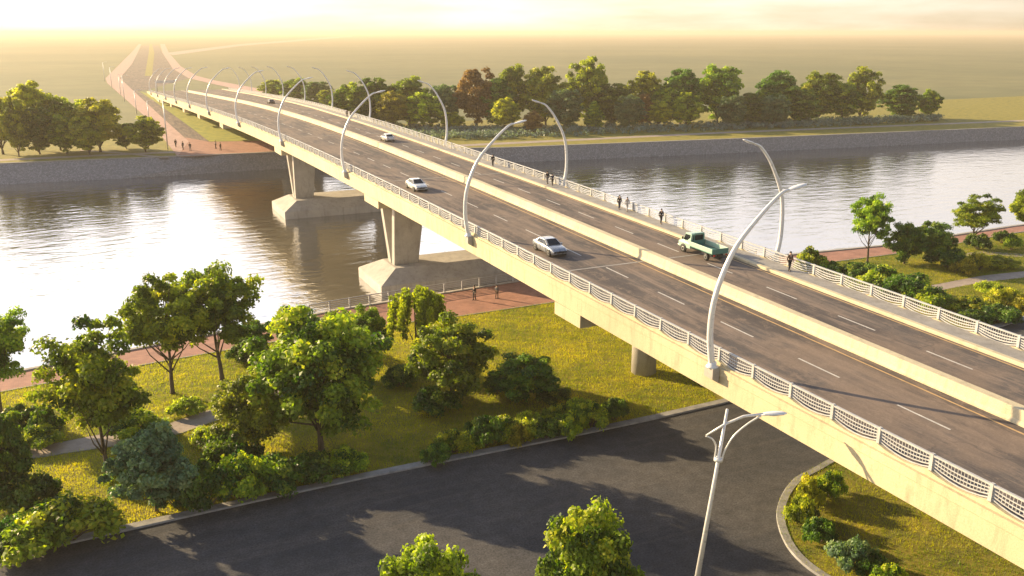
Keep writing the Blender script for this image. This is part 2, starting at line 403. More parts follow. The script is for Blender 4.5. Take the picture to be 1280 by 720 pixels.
def build_ground():
    xs = sorted(set([-BIG, -3000, -1000, 1000, 3000, BIG] + [round(p.x, 2) for p in NB + FBT + FBW] + list(range(-380, 401, 20))))
    rows = []
    for x in xs:
        xc = max(-400, min(400, x)); nb = poly_y(NB, xc); fw = poly_y(FBW, xc); ft = poly_y(FBT, xc)
        rows.append([(x, -BIG, 0), (x, -300, 0), (x, 0, 0), (x, 40, 0), (x, 70, 0), (x, nb, 0), (x, nb + .25, -5), (x, fw + .1, -5), (x, ft + .45, FZ), (x, 300, FZ), (x, 420, FZ), (x, 900, FZ), (x, 3000, FZ), (x, BIG, FZ)])
    mb = MB(); n = len(rows[0]); v = [p for r in rows for p in r]; f = []
    for i in range(len(rows) - 1):
        for j in range(n - 1): f.append((i * n + j, (i + 1) * n + j, (i + 1) * n + j + 1, i * n + j + 1))
    mb.add(v, f); o = mb.build('ground', M['grass']); o.data.materials.append(M['field'])
    for p in o.data.polygons:
        if p.center.y > 285 : p.material_index = 1
    o['kind'] = 'structure'; recalc(o)
    if o.data.polygons[2].normal.z < 0: o.data.flip_normals()
build_ground()
mb = MB(); mb.add([(-BIG, 60, WZ), (BIG, 60, WZ), (BIG, 260, WZ), (-BIG, 260, WZ)], [(0, 1, 2, 3)])
wtr = mb.build('river_water', M['water']); wtr['kind'] = 'structure'

# embankment walls
mb = MB(); rings = []
for t_, b_ in zip(FBT, FBW):
    rings.append([(b_.x, b_.y, -4.5), (t_.x, t_.y, FZ + .04), (t_.x, t_.y + .9, FZ + .04), (t_.x, t_.y + .9, -4.5)])
mb.loft(rings); o = recalc(mb.build('embankment_wall', M['stone']))
tag(o, 'grey rubble stone embankment wall along the far river bank', 'wall')
mb = MB(); rings = []
for p in FBT: rings.append([(p.x, p.y - .12, FZ + .045), (p.x, p.y + .8, FZ + .045), (p.x, p.y + .8, FZ + .2), (p.x, p.y - .12, FZ + .2)])
mb.loft(rings); c_ = recalc(mb.build('coping', M['walk'], o))
mb = MB(); rings = []
for p in NB: rings.append([(p.x, p.y - .1, -4.5), (p.x, p.y + .5, -4.5), (p.x, p.y + .45, .02), (p.x, p.y + .45, .16), (p.x, p.y - .1, .16)])
mb.loft(rings); o = recalc(mb.build('quay_wall', M['conc'])); tag(o, 'low pale concrete quay wall edging the near promenade', 'wall')

# lower road
RN = [Vector((-300, 55, 0)), Vector((-80, 57.6, 0)), at(0, 700), at(450, 600), at(905, 505), at(1240, 412), Vector((160, 70, 0)), Vector((400, 86, 0))]
RS = [Vector((-300, 40, 0)), Vector((-80, 45, 0)), Vector((-14, 48, 0)), Vector((8, 44, 0)), at(640, 760), at(860, 770), Vector((31.5, 28, 0)), Vector((33, 10, 0)), Vector((38, -12, 0)), Vector((75, -12, 0)), Vector((84, 30, 0)), Vector((160, 48, 0)), Vector((400, 62, 0))]
sheet('road', [Vector((p.x, p.y, .006)) for p in smooth_poly(RN, 5) + list(reversed(smooth_poly(RS, 5)))], M['road'])
def kerb(pts, w_, side, name='kerb', z1=.15):
    mb = MB(); strip(mb, pts, w_, -.05, z1, side); o = recalc(mb.build(name, M['kerb'])); o['kind'] = 'structure'; return o
kerb(smooth_poly(RN, 5), .75, 1); kerb(smooth_poly(RS, 5), .6, -1)
# planted island beside the bridge
ISL = [at(1045, 735), at(1005, 708), at(982, 682), at(971, 652), at(973, 630), at(986, 607), at(1010, 590), Vector((55, 47, 0)), Vector((66, 40, 0)), Vector((68, 26, 0)), Vector((60, 10, 0)), Vector((50, 5, 0)), Vector((43, 9, 0)), Vector((40.2, 19, 0)), Vector((38.8, 28, 0))]
isl = smooth_poly(ISL, 5, True)
sheet('grass_verge', [(p.x, p.y, .10) for p in isl], M['grass'])
kerb(isl + [isl[0], isl[1]], .55, -1, z1=.17)

# park paths and promenade
def px_poly(name, pts, mat, z, base=0.0):
    return sheet(name, [Vector((p.x, p.y, base + z)) for p in [at(x, y, base) for x, y in pts]], mat)
prom_in = [at(*p) for p in [(0, 490), (200, 452), (430, 412), (561, 397), (690, 378)]]
prom_in = [Vector((-400, 68, 0)), Vector((-60, 81, 0))] + prom_in + [Vector((75, 93, 0))] + [at(*p) for p in [(1020, 330), (1114, 318), (1187, 306), (1262, 292)]] + [Vector((400, 95, 0))]
sheet('promenade', [Vector((p.x, p.y - .1, .02)) for p in NB] + [Vector((p.x, p.y, .02)) for p in reversed(prom_in)], M['brick'])
kerb(prom_in, .22, -1, z1=.08)
pathA = [(-60, 583), (30, 562), (150, 538), (215, 528), (262, 512), (330, 490), (420, 470)]
pathB = [(425, 480), (340, 502), (268, 526), (225, 542), (150, 556), (30, 574), (-60, 597)]
px_poly('path', pathA + pathB, M['gravel'], .012)
kerb([at(*p) for p in reversed(pathB)], .16, -1, z1=.07)
px_poly('path', [(1130, 362), (1168, 356), (1225, 345), (1280, 339), (1340, 334), (1340, 342), (1280, 347), (1227, 353), (1170, 364), (1132, 371)], M['gravel'], .012)
px_poly('path', [(1190, 318), (1230, 314), (1340, 322), (1340, 326), (1232, 318), (1192, 322)], M['gravel'], .016)

# far bank: plaza, ramp road, pavements, verge, tracks
def far(name, pts, mat, z): return px_poly(name, pts, mat, z, FZ)
far('plaza', [(222, 196), (245, 195.8), (345, 189), (470, 176), (470, 168), (340, 176), (262, 177.5), (232, 172)], M['brick'], .06)
far('road', [(262, 177.5), (236, 177), (206, 150), (165, 112), (150, 98), (165, 80), (172, 66), (177, 57), (198, 57), (203, 66), (216, 86), (236, 98), (185, 112), (172, 114), (195, 128), (225, 150)], M['deck'], .03)
far('pavement', [(222, 196), (236, 177), (206, 150), (165, 112), (150, 98), (165, 80), (172, 66), (177, 55), (173.5, 55), (164, 66), (148, 82), (132, 98), (134, 104), (150, 118), (186, 150)], M['pinkpave'], .09)
far('pavement', [(200, 55), (203, 66), (216, 86), (236, 98), (270, 106), (330, 118), (330, 112), (270, 101), (246, 95), (226, 83), (211, 66), (206, 55)], M['pinkpave'], .09)
far('grass_verge', [(262, 176.5), (318, 176.5), (345, 172), (300, 158), (258, 141), (225, 128), (205, 124), (175, 114), (195, 128), (226, 150)], M['turf'], .05)
far('grass_verge', [(181, 95), (190, 95), (193, 66), (190, 55), (187, 55), (186, 66)], M['grass'], .06)
far('path', [(-60, 203), (0, 199), (120, 193.5), (222, 189), (222, 191), (120, 195.5), (0, 201.5), (-60, 205)], M['gravel'], .02)
far('path', [(100, 187), (160, 191), (214, 197), (200, 197.4), (150, 192), (100, 188.5)], M['gravel'], .03)
far('path', [(560, 181.5), (640, 177.5), (900, 165), (1280, 150), (1280, 151.6), (900, 167), (640, 180), (560, 184)], M['gravel'], .02)
far('path', [(209, 66), (300, 55), (440, 44.6), (440, 46), (300, 57.5), (216, 69)], M['gravel'], .04)

# ------------------------------------------------------------------ bridge
ZY = np.array([-60, 0, 22, 45, 76, 110, 150, 190, 220, 260, 300, 400, 480, 520.]); ZZ = np.array([10.6, 11, 11.2, 11.6, 12.2, 12.7, 13, 12.95, 12.6, 11.8, 10.6, 7, 4.0, 2.6])
NX = (np.array([-60, 22, 45, 86, 132, 173, 217, 246, 295, 391, 520.]), np.array([37.2, 36.7, 36.1, 35.2, 34.0, 32.9, 31.5, 30.4, 29.4, 28.8, 28.4]))
FX = (np.array([-60, 40, 150, 205, 240, 300, 400, 520.]), np.array([56.6, 56.9, 57.2, 58.4, 59.8, 62.5, 66, 69.]))
MX = (np.array([-60, 150, 313, 520.]), np.array([46.5, 46.5, 46.0, 45.0]))
def _pre(X, Y):
    yy = np.arange(-60, 521, 1.0); v = np.interp(yy, X, Y); k = np.hanning(41); k /= k.sum()
    vp = np.pad(v, 20, mode='reflect', reflect_type='odd'); return yy, np.convolve(vp, k, mode='valid')
_z, _n, _fx, _m = _pre(ZY, ZZ), _pre(*NX), _pre(*FX), _pre(*MX)
dz = lambda y: float(np.interp(y, *_z)); nx = lambda y: float(np.interp(y, *_n)); fx = lambda y: float(np.interp(y, *_fx)); mx = lambda y: float(np.interp(y, *_m))
YS = [float(y) for y in range(-40, 516, 5)]
bridge = empty('road_bridge', (46, 66, 0)); INV = Matrix.Translation((-46, -66, 0))
tag(bridge, 'long pale concrete road bridge with two asphalt carriageways crossing the river', 'bridge')
def bpart(mb, name, mat, parent=None):
    o = mb.build(name, mat, parent or bridge)
    if parent is None or parent is bridge: o.matrix_parent_inverse = Matrix(); o.location = (-46, -66, 0)
    return o
def sweep(sec, ys=YS):
    """sec(y) -> ring of (x, z) points"""
    mb = MB(); mb.loft([[(x, y, z) for x, z in sec(y)] for y in ys]); return mb
def girder_sec(y):
    a, b, z = nx(y), fx(y), dz(y)
    return [(a - .40, z - .02), (a - .40, z - .55), (a - .34, z - .6), (a - .34, z - 1.95), (a + 1.0, z - 2.1), (a + 6, z - 2.6), (b - 6, z - 2.6), (b - 1.0, z - 2.1), (b + .34, z - 1.95), (b + .34, z - .6), (b + .40, z - .55), (b + .40, z - .02)]
recalc(bpart(sweep(girder_sec), 'girder', M['deck_conc']))
MW = .58
def cw_sec(l, r):
    return lambda y: [(l(y), dz(y) + .02), (r(y), dz(y) + .02), (r(y), dz(y) - .015), (l(y), dz(y) - .015)]
recalc(bpart(sweep(cw_sec(lambda y: nx(y) + .28, lambda y: mx(y) - MW)), 'carriageway', M['deck']))
recalc(bpart(sweep(cw_sec(lambda y: mx(y) + MW, lambda y: fx(y) - 2.55)), 'carriageway', M['deck']))
YM = [y for y in YS if y < 480]
recalc(bpart(sweep(lambda y: [(mx(y) - MW, dz(y) - .01), (mx(y) - MW, dz(y) + .12), (mx(y) - .46, dz(y) + .3), (mx(y) - .38, dz(y) + .86), (mx(y) - .32, dz(y) + .9), (mx(y) + .32, dz(y) + .9), (mx(y) + .38, dz(y) + .86), (mx(y) + .46, dz(y) + .3), (mx(y) + MW, dz(y) + .12), (mx(y) + MW, dz(y) - .01)], YM), 'median_barrier', M['median']))
recalc(bpart(sweep(lambda y: [(fx(y) - 2.1, dz(y) - .01), (fx(y) - 2.1, dz(y) + .2), (fx(y) - .1, dz(y) + .2), (fx(y) - .1, dz(y) - .01)]), 'walkway', M['walk']))
recalc(bpart(sweep(lambda y: [(fx(y) - 2.55, dz(y) - .012), (fx(y) - 2.55, dz(y) + .22), (fx(y) - 2.5, dz(y) + .27), (fx(y) - 2.103, dz(y) + .27), (fx(y) - 2.103, dz(y) - .012)]), 'kerb', M['median']))
# markings
def dash(m, xf_, y0, y1, wd=.15, n=1):
    ys = [y0 + (y1 - y0) * i / n for i in range(n + 1)]
    for a, b in zip(ys[:-1], ys[1:]):
        m.add([(xf_(a) - wd / 2, a, dz(a) + .026), (xf_(a) + wd / 2, a, dz(a) + .026), (xf_(b) + wd / 2, b, dz(b) + .026), (xf_(b) - wd / 2, b, dz(b) + .026)], [(0, 1, 2, 3)])
lx = lambda y: (nx(y) + .28 + mx(y) - MW) / 2 + .55
rx = lambda y: (mx(y) + MW + fx(y) - 2.55) / 2 + .25
y = 3.2; rest = MB()
while y < 500:
    for f_, o_ in ((lx, 2.6), (rx, 0)):
        m = MB() if y < 400 else rest
        dash(m, f_, y + o_, y + o_ + 3.7)
        if y < 400: bpart(m, 'lane_marking', M['white_line'])
    y += 8.3
o = bpart(rest, 'lane_marking', M['white_line']); o['kind'] = 'stuff'
for f_, e_ in ((lambda y: mx(y) - MW - .75, 480), (lambda y: fx(y) - 2.9, 500)):
    mk = MB(); dash(mk, f_, -38, e_, .15, 130); bpart(mk, 'edge_line', M['amber_line'])
for y in (68, 119, 177, 242, 327, 423):
    for l, r in ((nx(y) + .3, mx(y) - MW - .02), (mx(y) + MW + .02, fx(y) - 2.57)):
        m = MB(); m.add([(l, y - .14, dz(y) + .031), (r, y - .14, dz(y) + .031), (r, y + .14, dz(y) + .031), (l, y + .14, dz(y) + .031)], [(0, 1, 2, 3)]); bpart(m, 'expansion_joint', M['walk'])
# parapet upstands and railings
PAN = 3.32; P0 = 24.2 - PAN * 18
PY = [P0 + PAN * i for i in range(int((512 - P0) / PAN))]
LAMP_N = [44.0, 84.2, 129.8, 172, 216, 260, 304, 348, 392, 436, 480]
LAMP_F = [63.3, 106.2, 152.2, 205.2, 248, 292, 336, 380, 424, 468]
ROOT = (-46, -66, 0)
def railing(ex, sgn, nparts, yfine):
    # scalloped upstand
    mb = MB(); rings = []
    nsub = 6
    for i in range(len(PY) - 1):
        sub = nsub if PY[i] < 200 else 2
        for k in range(sub):
            u = k / sub; y = PY[i] + u * PAN; h = .30 - .22 * 4 * u * (1 - u); x = ex(y); z = dz(y)
            rings.append([(x - .18, y, z - .03), (x + .18, y, z - .03), (x + .18, y, z + h + .0), (x - .18, y, z + h)])
    mb.loft(rings); recalc(bpart(mb, 'parapet', M['deck_conc']))
    root = MB(); rings = []
    for y in PY:
        if y > 508: break
        x = ex(y); z = dz(y); rings.append([(x - .07, y, z + 1.06), (x + .07, y, z + 1.06), (x + .075, y, z + 1.16), (x - .075, y, z + 1.16)])
    root.loft(rings); root = recalc(bpart(root, 'railing', M['rail']))
    # sagging rails
    wires = MB(); lo = (.92, .76, .60, .44); sg = (.14, .2, .26, .3)
    for hk, dk in zip(lo, sg):
        rings = []
        for i in range(len(PY) - 1):
            sub = 6 if PY[i] < 130 else 2
            for k in range(sub):
                u = k / sub; y = PY[i] + u * PAN; x = ex(y); z = dz(y) + hk - dk * 4 * u * (1 - u); r = (.026 if y < 200 else .035) * (1.45 if sgn < 0 else 1)
                rings.append([(x - r, y, z - r), (x + r, y, z - r), (x + r, y, z + r), (x - r, y, z + r)])
        wires.loft(rings)
    recalc(wires.build('rail', M['rail'], root))
    pk = MB()
    for i in range(len(PY) - 1):
        if not -30 < PY[i] < yfine: continue
        n = 18
        for k in range(1, n):
            u = k / n; y = PY[i] + u * PAN; x = ex(y); s_ = 4 * u * (1 - u); z0 = dz(y) + .60 - .26 * s_
            pk.box(x - .012, x + .012, y - .012, y + .012, z0, dz(y) + 1.06)
    if pk.v:
        o = pk.build('picket', M['rail'], root); o['kind'] = 'stuff'
    rest = MB(); n = 0
    for y in PY:
        x = ex(y); z = dz(y)
        m = MB() if (y > 12 and n < nparts) else rest
        m.hexa([(x - .11, y - .10, z - .02), (x + .11, y - .10, z - .02), (x + .11, y + .10, z - .02), (x - .11, y + .10, z - .02)],
               [(x - .085, y - .085, z + 1.2), (x + .085, y - .085, z + 1.2), (x + .085, y + .085, z + 1.2), (x - .085, y + .085, z + 1.2)])
        if m is not rest: m.build('post', M['rail'], root); n += 1
    o = rest.build('post', M['rail'], root); o['kind'] = 'stuff'
    return root
railing(nx, 1, 50, 95); railing(fx, -1, 48, 70)
# piers
def vpier(yc, x0, fw, fl, par_z=1.4):
    z = dz(yc)
    cap = MB()      # crosshead reaching the fascia
    a = nx(yc) - .38; b = fx(yc) + .38
    cap.hexa([(a, yc - 3.4, z - 3.0), (b, yc - 3.4, z - 3.0), (b, yc + 3.4, z - 3.0), (a, yc + 3.4, z - 3.0)], [(a, yc - 3.4, z - 1.97), (b, yc - 3.4, z - 1.97), (b, yc + 3.4, z - 1.97), (a, yc + 3.4, z - 1.97)])
    p = bpart(cap, 'pier', M['deck_conc'])
    for xa, xb in ((a + 2.2, a + 6.6), (b - 6.6, b - 2.2)):
        for s in (-1, 1):
            l = MB(); y0 = yc + s * .75; y1 = yc + s * 3.0
            l.hexa([(xa + .4, y0 - .62, .9), (xb - .4, y0 - .62, .9), (xb - .4, y0 + .62, .9), (xa + .4, y0 + .62, .9)], [(xa, y1 - .55, z - 3.0), (xb, y1 - .55, z - 3.0), (xb, y1 + .55, z - 3.0), (xa, y1 + .55, z - 3.0)])
            bevel(l.build('leg', M['conc'], p), .06)
    f = MB(); xa, xb = x0, x0 + fw; ya, yb = yc - fl / 2, yc + fl / 2
    f.hexa([(xa, ya, -4), (xb, ya, -4), (xb, yb, -4), (xa, yb, -4)], [(xa, ya, -.6), (xb, ya, -.6), (xb, yb, -.6), (xa, yb, -.6)])
    f.hexa([(xa, ya, -.598), (xb, ya, -.598), (xb, yb, -.598), (xa, yb, -.598)], [(xa + 3.0, ya + 2.8, 1.0), (xb - 3.0, ya + 2.8, 1.0), (xb - 3.0, yb - 2.8, 1.0), (xa + 3.0, yb - 2.8, 1.0)])
    bevel(f.build('pile_cap', M['conc'], p), .08)
vpier(118.5, 33.2, 22, 11.6); vpier(177.3, 31.6, 25, 13.4)
def landpier(yc, base, half=2.2, cols=(.53, .82), inset=0.0):
    z = dz(yc); a = nx(yc) - .38 + inset; b = fx(yc) + .38 - inset; cap = MB()
    zb = max(z - 3.1, base + .3)
    cap.hexa([(a, yc - half, zb), (b, yc - half, zb), (b, yc + half, zb), (a, yc + half, zb)], [(a, yc - half, z - 1.97), (b, yc - half, z - 1.97), (b, yc + half, z - 1.97), (a, yc + half, z - 1.97)])
    p = bpart(cap, 'pier', M['deck_conc'])
    for x in [a + (b - a) * k for k in cols]:
        c = MB(); c.lathe([(1.25, base - 1), (1.25, zb)], seg=28, loc=(x, yc + (.6 if inset else 0), 0)); c.build('column', M['conc'], p)
landpier(63.8, 0, 2.3, (.74, .88)); landpier(68.9, 0, 1.5, (.61,), 6); landpier(15, 0); 
for y_ in (242, 285, 327, 375, 423): landpier(y_, FZ, 3.0)
# lamp pedestals on the fascia
for y in LAMP_N:
    m = MB(); x = nx(y); z = dz(y)
    m.hexa([(x - .95, y - .45, z - .75), (x - .41, y - .45, z - 1.1), (x - .41, y + .45, z - 1.1), (x - .95, y + .45, z - .75)], [(x - .95, y - .45, z - .02), (x - .41, y - .45, z - .02), (x - .41, y + .45, z - .02), (x - .95, y + .45, z - .02)])
    bpart(m, 'pedestal', M['conc'])
for y in LAMP_F:
    m = MB(); x = fx(y); z = dz(y)
    m.hexa([(x + .41, y - .45, z - 1.1), (x + 1.0, y - .45, z - .75), (x + 1.0, y + .45, z - .75), (x + .41, y + .45, z - 1.1)], [(x + .41, y - .45, z - .02), (x + 1.0, y - .45, z - .02), (x + 1.0, y + .45, z - .02), (x + .41, y + .45, z - .02)])
    bpart(m, 'pedestal', M['conc'])
# abutment ramp walls at the far end
m = MB(); rings = []
for y in (440, 460, 480, 500, 514):
    rings.append([(nx(y) + .1, y, FZ - .5), (fx(y) - .1, y, FZ - .5), (fx(y) - .1, y, dz(y) - 2.0 if dz(y) - 2 > FZ - .4 else FZ - .4), (nx(y) + .1, y, dz(y) - 2.0 if dz(y) - 2 > FZ - .4 else FZ - .4)])
m.loft(rings); recalc(bpart(m, 'abutment', M['conc']))

# ------------------------------------------------------------------ street lamps
def arch_lamp(pts, sgn):
    r = empty('street_lamp')
    pp = smooth_poly([Vector((sgn * x, 0, z)) for x, z in pts], 5)
    n = len(pp); m = MB(); m.tube(pp, [.235 - .14 * i / (n - 1) for i in range(n)], 12); m.build('pole', M['lamp'], r)
    t = (pp[-1] - pp[-2]).normalized(); e = pp[-1]
    h = MB(); hp = [e + t * k for k in (-.1, .15, .5, 1.0, 1.35, 1.5)]
    h.tube(hp, [.10, .17, .24, .24, .16, .05], 10, flat=(1.25, .45)); lh = h.build('lamp_head', M['lamp'], r)
    g = MB(); g.tube([e + t * .35 - Vector((0, 0, .075)), e + t * .7 - Vector((0, 0, .1)), e + t * 1.15 - Vector((0, 0, .075))], [.1, .17, .1], 8, flat=(1.2, .3)); g.build('lens', M['glass_lamp'], lh)
    b = MB(); b.lathe([(.42, -.02), (.42, .06), (.30, .1), (.28, .35)], seg=16); b.build('base_plate', M['lamp'], r)
    return r
near_lamp = arch_lamp([(-.0, 0), (-.35, 2.4), (-.1, 5.0), (1.1, 7.8), (3.0, 9.9), (4.6, 11.25), (5.3, 11.5)], 1)
far_lamp = arch_lamp([(0, 0), (-.45, 2.6), (-.15, 6.2), (1.3, 9.2), (2.7, 10.9), (3.5, 11.3)], -1)
NL = ['arched white street lamp on the near railing, closest to the viewer',
      'arched white street lamp on the near railing behind the silver car, second on that side',
      'arched white street lamp on the near railing, third from the front',
      'arched white street lamp on the near railing above the farther river pier',
      'arched white street lamp on the near railing above the far embankment, fifth in its row',
      'arched white street lamp on the near railing, sixth in its row from the front']
FL = ['arched white street lamp outside the far walkway railing, beside the green truck',
      'arched white street lamp outside the far walkway railing, second from the green truck',
      'arched white street lamp outside the far walkway railing, third from the green truck',
      'arched white street lamp outside the far walkway railing, fourth from the green truck']
for i, y in enumerate(LAMP_N):
    o = near_lamp if i == 0 else copy_tree(near_lamp); o.location = (nx(y) - .68, y, dz(y) - .02)
    tag(o, NL[i] if i < len(NL) else 'hazy arched street lamp on the near bridge railing, %s counted from the front' % ['seventh', 'eighth', 'ninth', 'tenth', 'eleventh'][i - 6], 'street lamp', 'arched lamps along the near side of the bridge')
for i, y in enumerate(LAMP_F):
    o = far_lamp if i == 0 else copy_tree(far_lamp); o.location = (fx(y) + .72, y, dz(y) - .02)
    tag(o, FL[i] if i < len(FL) else 'hazy arched street lamp on the far bridge railing, %s counted from the front' % ['fifth', 'sixth', 'seventh', 'eighth', 'ninth', 'tenth'][i - 4], 'street lamp', 'arched lamps along the far side of the bridge')

# foreground double bracket lamp, leaning slightly
b0 = at(868, 742)
fl = empty('street_lamp', b0); tag(fl, 'slim white lamp post with curved twin brackets standing by the dark lower road', 'street lamp')
fl.rotation_euler = (0, R(5.5), -YAW)
m = MB(); m.tube([(0, 0, 0), (0, 0, 6), (0, 0, 12.3)], [.18, .13, .075], 14); m.build('pole', M['lamp'], fl)
m = MB(); m.lathe([(.4, 0), (.4, .06), (.27, .1), (.25, .8), (.2, .9)], seg=16); m.build('base_plate', M['lamp'], fl)
m = MB(); m.tube([(-.95, 0, 10.55), (0, 0, 11.35), (1.0, 0, 11.95), (2.1, 0, 12.2)], [.055, .075, .08, .08], 8); m.build('arm', M['lamp'], fl)
m = MB(); m.tube(smooth_poly([(.22, -.02, 9.1), (.28, -.02, 9.7), (.65, -.02, 10.7), (1.35, -.02, 11.55), (2.0, -.02, 12.1)], 4), .055, 8); m.build('bracket', M['lamp'], fl)
m = MB(); m.tube(smooth_poly([(-.22, .02, 9.1), (-.26, .02, 9.9), (-.55, .02, 10.35), (-.95, .02, 10.5)], 4), .05, 8); m.build('bracket', M['lamp'], fl)
m = MB(); m.tube([(1.9, 0, 12.14), (2.2, 0, 12.22), (2.7, 0, 12.3), (3.2, 0, 12.36), (3.45, 0, 12.38)], [.08, .15, .2, .18, .05], 10, flat=(1.3, .5)); lh = m.build('lamp_head', M['lamp'], fl)
m = MB(); m.tube([(2.35, 0, 12.17), (2.7, 0, 12.2), (3.1, 0, 12.26)], [.08, .15, .08], 8, flat=(1.2, .3)); m.build('lens', M['glass_lamp'], lh)
m = MB(); m.lathe([(.2, 9.0), (.27, 9.02), (.27, 9.2), (.18, 9.25)], seg=12); m.build('collar', M['lamp'], fl)

# straight lamps on the far pavement
SL = [(210, 187, 124, 'straight pale lamp post on the pink pavement by the three walking people'), (187, 156, 126, 'straight pale lamp post on the pink pavement, second from the river'),
      (171, 142, 113, 'straight pale lamp post on the pink pavement, third from the river'), (156, 127, 95, 'hazy lamp post on the pink pavement, fourth from the river'),
      (151, 118, 93, 'hazy lamp post on the pink pavement, fifth from the river'), (140, 110, 84, 'hazy lamp post at the bend of the pink pavement, sixth from the river'), (131, 101, 78, 'hazy lamp post at the outer corner of the pink pavement, farthest of the row')]
proto = None
for px, by, ty, lab in SL:
    b = at(px, by, FZ + .09); h = min(16, height_for(b, ty))
    if proto is None:
        proto = empty('lamp_post'); HP = h
        m = MB(); m.tube([(0, 0, 0), (0, 0, h)], [.17, .11], 8); m.build('pole', M['lamp'], proto)
        m = MB(); m.tube([(0, 0, h - .1), (.8, 0, h + .25), (1.8, 0, h + .35)], [.08, .07, .06], 6); m.build('arm', M['lamp'], proto)
        m = MB(); m.tube([(1.7, 0, h + .34), (2.1, 0, h + .36), (2.6, 0, h + .36)], [.08, .2, .08], 8, flat=(1.2, .5)); m.build('lamp_head', M['lamp'], proto)
        o = proto
    else: o = copy_tree(proto)
    o.location = b; o.scale = (1, 1, h / HP); tag(o, lab, 'lamp post', 'straight lamp posts along the far pavement')

# white overhead sign beam near the bridge's far end
sg = empty('road_sign', (36.5, 500, dz(500))); tag(sg, 'plain white overhead sign beam on posts at the far end of the bridge', 'sign')
m = MB(); m.box(-5, 5, -.15, .15, 4.4, 5.6); m.build('panel', M['sign_white'], sg)
for s in (-4.2, 4.2):
    m = MB(); m.tube([(s, .3, 0), (s, .3, 5.2)], .12, 8); m.build('post', M['grey_metal'], sg)

# promenade railing
pr = empty('promenade_railing', (NB[3].x, NB[3].y, .16)); tag(pr, 'pale metal railing along the near promenade edge in front of the bridge pier', 'railing')
pts = []
A0 = 21.0
while A0 < 90: pts.append((A0, poly_y(NB, A0) + .15)); A0 += 2.6
ox, oy = NB[3].x, NB[3].y
for x, y in pts:
    m = MB(); m.box(x - ox - .08, x - ox + .08, y - oy - .08, y - oy + .08, 0, 1.25); m.build('post', M['rail'], pr)
for hz, nm, r in ((1.2, 'top_rail', .065), (.95, 'rail', .038), (.72, 'rail', .038), (.49, 'rail', .038), (.26, 'rail', .038)):
    m = MB(); m.tube([(x - ox, y - oy, hz) for x, y in pts], r, 6); m.build(nm, M['rail'], pr)

